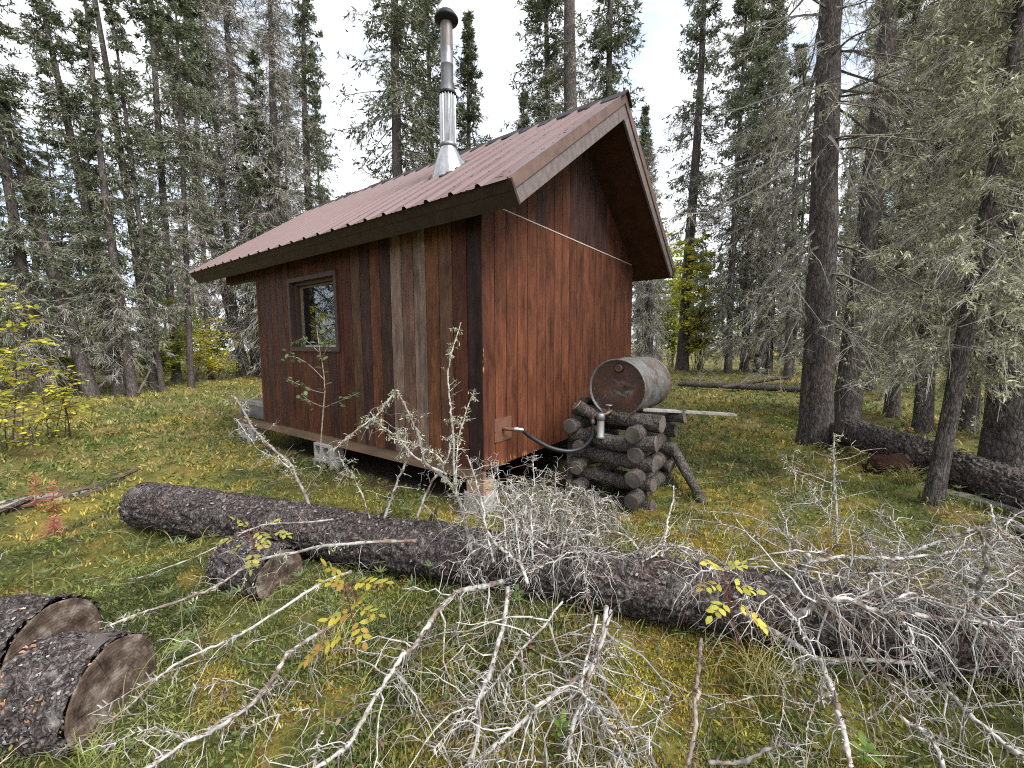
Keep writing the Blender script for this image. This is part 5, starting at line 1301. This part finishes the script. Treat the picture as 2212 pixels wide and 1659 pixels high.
birch('low yellow bush far behind the lichen-draped spruces', deep(1990, 790, 22), 2.6, 3.0, 311, yc, 14, 22, .16, 'bush')

# ---------------------------------------------------------------- fallen and rotten wood right and left
A_ = spot(1838, 930, .32); B_ = spot(2330, 1110, .24)
V, F, _ = barklog(A_, B_ + (B_ - A_) * .3, .185, .17, 9, 200, 60, .02, .05)
tl = thing('fallen_log', 'toppled grey spruce trunk with a torn butt lying at the right edge', 'fallen trunk', A_ * [1, 1, 0])
mk('trunk', [(V, F, M_BARK, None)], tl, A_, smooth=False)
d = unit(A_ - B_)
V, F = tubes(np.array([A_ - d * .1, A_ + d * .03, A_ + d * .16 - [0, 0, .05], A_ + d * .27 - [0, 0, .15], A_ + d * .32 - [0, 0, .27]]), np.array([.18, .20, .19, .15, .07]), 40)
V += (fbm(V[:, 0] * 9 + V[:, 2] * 7, V[:, 1] * 9 + V[:, 2] * 5, 8, 3) - .5)[:, None] * .14; mk('torn_butt', [(V, F, bark('reddish_bark', (.03, .022, .02), (.10, .065, .055), (.18, .14, .12), 1.2, .5), None)], tl, A_)
P0 = spot(1905, 1012, .16)
rl = thing('rotten_stump', 'dark red rotten stump end under the toppled trunk', 'stump', P0 * [1, 1, 0])
V, F = tubes(np.array([P0 - RT * .22 - UP * .02, P0 - RT * .12, P0, P0 + RT * .10, P0 + RT * .35 + FH * .1]), np.array([.05, .12, .15, .15, .13]), 36)
V += (fbm(V[:, 0] * 14 + V[:, 2] * 9, V[:, 1] * 14, 18, 3) - .5)[:, None] * .16; mk('rotten_wood', [(V, F, basic('rotten_wood', (.028, .013, .009), .95, .7, 22, .1, 0, .8), None)], rl, P0)
V, F = tubes(np.array([P0 + RT * .12 + FH * .03 - UP * .02, P0 + RT * .32 + FH * .1, P0 + RT * .5 + FH * .12 - UP * .04]), np.array([.15, .15, .12]), 24); mk('mossy_bark', [(V, F, M_BARK, None)], rl, P0)
for k, (x0, y0, x1, y1, z0, z1, r, lab) in enumerate([(1930, 1040, 2260, 1130, .05, .10, .06, 'dark decaying split rail beneath the toppled trunk'), (1980, 1060, 2300, 1165, .03, .05, .05, 'lower decaying split rail beneath the toppled trunk'), (2060, 1075, 2300, 1190, .02, .12, .035, 'thin grey rail nearest the viewer beneath the toppled trunk')]):
    a, b = spot(x0, y0, z0), spot(x1, y1, z1); t = thing('rotten_rail', lab, 'log', a); log_part(t, a, b, r, 400 + k, name='wood', mat=M_DECK, cut=M_CUTG, lump=.3, sides=10)
for (x0, y0, x1, y1, z, r, lab, m) in [(1466, 829, 1745, 841, .18, .10, 'slender fallen trunk lying across the ground far behind the drum', M_BARK), (1560, 836, 1700, 815, .25, .05, 'thin grey fallen stem resting across the far fallen trunk', M_BARK)]:
    a, b = spot(x0, y0, z), spot(x1, y1, z); t = thing('fallen_log', lab, 'fallen trunk', a * [1, 1, 0]); log_part(t, a, b, r, 410, name='stem', mat=m)
for k in range(9):
    x = gf.uniform(1470, 1740); p = spot(x, gf.uniform(818, 842), .1); az = gf.uniform(0, 6.28); d = np.array([math.cos(az), math.sin(az), .35]); ln = gf.uniform(.8, 1.6)
    dead_branch([p, p + d * ln * .5 + [0, 0, .1], p + d * ln], .012, .004, 20, .5, 420 + k, None, 'dead branch tangled on the far fallen trunk behind the drum', 'branches on the far fallen trunk', tert=2, fine=.004)
for (bx, by, tx, ty, dd, r, lab) in [(405, 832, 442, 765, 17.5, .035, 'pale bare leaning stem in front of the yellow bushes'), (298, 850, 325, 798, 13.5, .045, 'short pale broken pole leaning on the leaning spruces')]:
    a = deep(bx, by, dd); b = deep(tx, ty, dd + .4); t = thing('pole', lab, 'pole', a); log_part(t, a, b, r, 430, name='stem', mat=M_CUTG, r1=r * .6)
# rotten bark strip in the moss at the left
a, b = spot(-40, 1105, .01), spot(270, 1030, .01)
t = thing('rotten_log', 'flat rotten log breaking up in the moss behind the log rounds at the left', 'log', (a + b) / 2)
for k in range(26):
    u = gf.uniform(0, 1); c = a + (b - a) * u + gf.normal(size=3) * [.12, .12, 0]; c[2] = hgt(c[0], c[1]) + .02; dv = unit(b - a + gf.normal(size=3) * .35 * [1, 1, .1]); l = gf.uniform(.2, .6)
    log_part(t, c - dv * l / 2, c + dv * l / 2 + [0, 0, gf.normal() * .03], gf.uniform(.012, .035), 440 + k, name='wood_strip', mat=[M_BARK, M_DECK, M_CUT][k % 3], sides=7, K=8, lump=.35)

# ---------------------------------------------------------------- ground cover (uncountable)
def polar(n, r0, r1, amax=68, pw=1.0):
    r = r0 * (r1 / r0) ** (rng.random(n) ** pw); a = np.radians(rng.uniform(-amax, amax, n)); dv = FH[None] * np.cos(a)[:, None] + RH[None] * np.sin(a)[:, None]
    P = CAM[None] + dv * r[:, None]; P[:, 2] = hgt(P[:, 0], P[:, 1])
    ok = ~((P[:, 0] > .05) & (P[:, 0] < 3.7) & (P[:, 1] > .05) & (P[:, 1] < 5.2)); return P[ok], r[ok]


def cover(name, P, nb, l, w, lean, colour, jit=.02, var=(.6, 1.35), mat=M_COVER):
    n = len(P); Pp = np.repeat(P, nb, 0) + rng.normal(size=(n * nb, 3)) * [jit, jit, 0]; D = rng.normal(size=(n * nb, 3)) * lean; D[:, 2] = np.abs(D[:, 2]) * .3 + 1; D = unit(D)
    l = np.repeat(np.broadcast_to(l, (n,)), nb) * rng.uniform(.5, 1.2, n * nb); w = np.repeat(np.broadcast_to(w, (n,)), nb)
    V, F = blades(Pp, D, unit(np.cross(D, rng.normal(size=D.shape))), l, w); c = np.repeat(colour, nb, 0) * rng.uniform(*var, (n * nb, 1)); mk(name, [(V, F, mat, np.repeat(c, 4, 0))], kind='stuff')


P, r = polar(31000, 1.15, 34, 76, .9); s = np.clip(r / 4, .75, 3.2); pc = patch(P[:, 0], P[:, 1]); cover('moss', P, 6, .045 * s, .010 * s, .9, pc * 1.25, .022, (.55, 1.5))
P, r = polar(17000, 1.15, 4.2, 66, .75); pc = patch(P[:, 0], P[:, 1]); cover('moss', P, 6, .030, .0075, 1.0, pc * 1.45, .02, (.5, 1.6))
# upright little heath sprigs with many tiny leaves, in the green patches
P, r = polar(28000, 1.15, 22, 74, .8); pc = patch(P[:, 0], P[:, 1]); gk = pc[:, 0] < .085; P = P[gk]; r = r[gk]; s = np.clip(r / 4, .8, 2.5); n = len(P)
D0 = unit(rng.normal(size=(n, 3)) * [.35, .35, .1] + [0, 0, 1]); hl = .095 * s * rng.uniform(.5, 1.2, n); nlv = 12
tq = np.tile(np.linspace(.1, 1, nlv), n); P_ = np.repeat(P, nlv, 0) + np.repeat(D0 * hl[:, None], nlv, 0) * tq[:, None]; Dl = rdir(n * nlv, .6); sz = np.repeat(.017 * s, nlv) * rng.uniform(.7, 1.3, n * nlv)
V, F = blades(P_, Dl, unit(np.cross(Dl, rng.normal(size=Dl.shape))), sz, sz * .45); c = np.repeat((DGREEN * .8 + GREEN * .5) * rng.uniform(.6, 1.5, (n, 1)), nlv, 0) * rng.uniform(.7, 1.4, (n * nlv, 1)); mk('heath_sprigs', [(V, F, M_COVER, np.repeat(c, 4, 0))], kind='stuff')
# broad little leaves
P, r = polar(5200, 1.3, 24, 64, .85); s = np.clip(r / 4, .8, 2.2); n = len(P); nlv = 7; Pp = np.repeat(P, nlv, 0) + rng.normal(size=(n * nlv, 3)) * [.03, .03, .02] + np.c_[np.zeros((n * nlv, 2)), np.repeat(.05 * s, nlv)]
cc = np.array([[.13, .2, .05], [.2, .25, .07], [.32, .3, .08], [.10, .15, .05], [.36, .2, .09]])[rng.choice(5, n, p=[.36, .27, .15, .17, .05])]
V, F = leaves(Pp, rdir(n * nlv, .5), rdir(n * nlv, 1.2), np.repeat(.028 * s, nlv) * rng.uniform(.6, 1.3, n * nlv), np.repeat(.016 * s, nlv), .1); mk('low_leafy_plants', [(V, F, M_LEAF, np.repeat(np.repeat(cc, nlv, 0) * rng.uniform(.7, 1.25, (n * nlv, 1)), 6, 0))], kind='stuff')
# whorled lupine leaves
P, r = polar(330, 2.2, 13, 64, .7); n = len(P); nlv = 8; az = np.tile(np.arange(nlv) * 2 * math.pi / nlv, n) + np.repeat(rng.uniform(0, 6, n), nlv); D = np.c_[np.cos(az), np.sin(az), np.full(n * nlv, .35)] + np.repeat(rng.normal(size=(n, 3)) * .25, nlv, 0)
hh = rng.uniform(.07, .17, n); Pp = np.repeat(P + np.c_[rng.normal(size=(n, 2)) * .02, hh], nlv, 0); lc = np.repeat(np.array([.17, .24, .11]) * rng.uniform(.65, 1.3, (n, 1)) + rng.random((n, 1)) ** 3 * np.array([.15, .08, 0]), nlv, 0)
V, F = leaves(Pp, D, np.tile([0, 0, 1.], (n * nlv, 1)), .065 * rng.uniform(.7, 1.2, n * nlv), .013, .1)
st_ = np.stack([P, P + np.c_[rng.normal(size=(n, 2)) * .01, hh * .5], Pp[::nlv]], 1); V2, F2 = tubes(st_, np.tile([.0022, .002, .0015], (n, 1)), 4)
mk('lupine_leaves', [(V, F, M_LEAF, np.repeat(lc, 6, 0)), (V2, F2, M_LEAF, np.array([.13, .17, .07]))], kind='stuff')
# arching grass
P, r = polar(1500, 1.3, 12, 62, .8); n = len(P); ln = rng.uniform(.12, .34, n); az = rng.uniform(0, 6.28, n); dh = np.c_[np.cos(az), np.sin(az), np.zeros(n)]; s = np.linspace(0, 1, 7)
G_ = P[:, None] + ln[:, None, None] * (np.array([0, 0, 1.])[None, None] * (s - .55 * s ** 2.4)[None, :, None] + dh[:, None] * (.25 * s + .5 * s ** 2)[None, :, None] * rng.uniform(.5, 1.3, (n, 1, 1)))
V, F = tubes(G_, np.tile([.0022, .0022, .002, .0018, .0015, .001, .0005], (n, 1)), 3); gc_ = np.array([[.30, .29, .10], [.2, .25, .07], [.38, .33, .18]])[rng.integers(0, 3, n)] * rng.uniform(.7, 1.25, (n, 1)); mk('grass', [(V, F, M_COVER, np.repeat(gc_, 21, 0))], kind='stuff')
# grass clumps one can point at
for k, (x, y, nb_, L_, lab) in enumerate([(1645, 1490, 60, .42, 'arching grass clump before the trunk at the yellow rose'), (2100, 1480, 70, .34, 'pale yellow grass clump under the branches at the lower right'), (1960, 1070, 90, .38, 'dry straw-coloured grass clump by the foot of the leaning spruce'), (205, 1640, 40, .25, 'yellow-green grass clump at the bottom edge before the nearest log round'), (700, 1420, 30, .3, 'thin grass clump beside the orange-leaved rose')]):
    b = spot(x, y, 0); b[2] = hgt(b[0], b[1]); n = nb_; ln = L_ * rng.uniform(.5, 1.1, n); az = rng.uniform(0, 6.28, n); dh = np.c_[np.cos(az), np.sin(az), np.zeros(n)]; s = np.linspace(0, 1, 8); P = b + rng.normal(size=(n, 3)) * [.04, .04, 0]
    G_ = P[:, None] + ln[:, None, None] * (np.array([0, 0, 1.])[None, None] * (s - .5 * s ** 2.6)[None, :, None] + dh[:, None] * (.3 * s + .4 * s ** 2)[None, :, None] * rng.uniform(.4, 1.2, (n, 1, 1)))
    V, F = tubes(G_, np.tile(np.linspace(.0024, .0006, 8), (n, 1)), 3); c = np.array([.36, .33, .13] if k != 3 else [.3, .34, .09]) * rng.uniform(.65, 1.2, (n, 1)); mk('grass_clump', [(V, F, M_COVER, np.repeat(c, 24, 0))], None, b, label=lab, cat='grass')
# fallen yellow leaves and grey litter
P, r = polar(1500, 1.4, 16, 62, .85); P[:, 2] += .035; n = len(P); V, F = leaves(P, rdir(n) * [1, 1, .2], rdir(n, 2.5), rng.uniform(.02, .042, n), rng.uniform(.012, .022, n), .1); c = np.array([[.42, .36, .08], [.3, .16, .07], [.4, .34, .22]])[rng.integers(0, 3, n)]; mk('fallen_leaves', [(V, F, M_LEAF, np.repeat(c, 6, 0))], kind='stuff')
P, r = polar(2600, 1.3, 12, 62, .8); n = len(P); az = rng.uniform(0, 6.28, n); l = rng.uniform(.05, .25, n); d = np.c_[np.cos(az), np.sin(az), rng.uniform(0, .3, n)]; P[:, 2] += .025; T_ = np.stack([P, P + d * l[:, None] * .5 + rng.normal(size=(n, 3)) * .01, P + d * l[:, None]], 1); V, F = tubes(T_, np.tile([.002, .0017, .001], (n, 1)) * rng.uniform(.6, 1.5, (n, 1)), 3); mk('twig_litter', [(V, F, M_TWIG, cols(n, 9, GREY * .85, 5, .4))], kind='stuff')
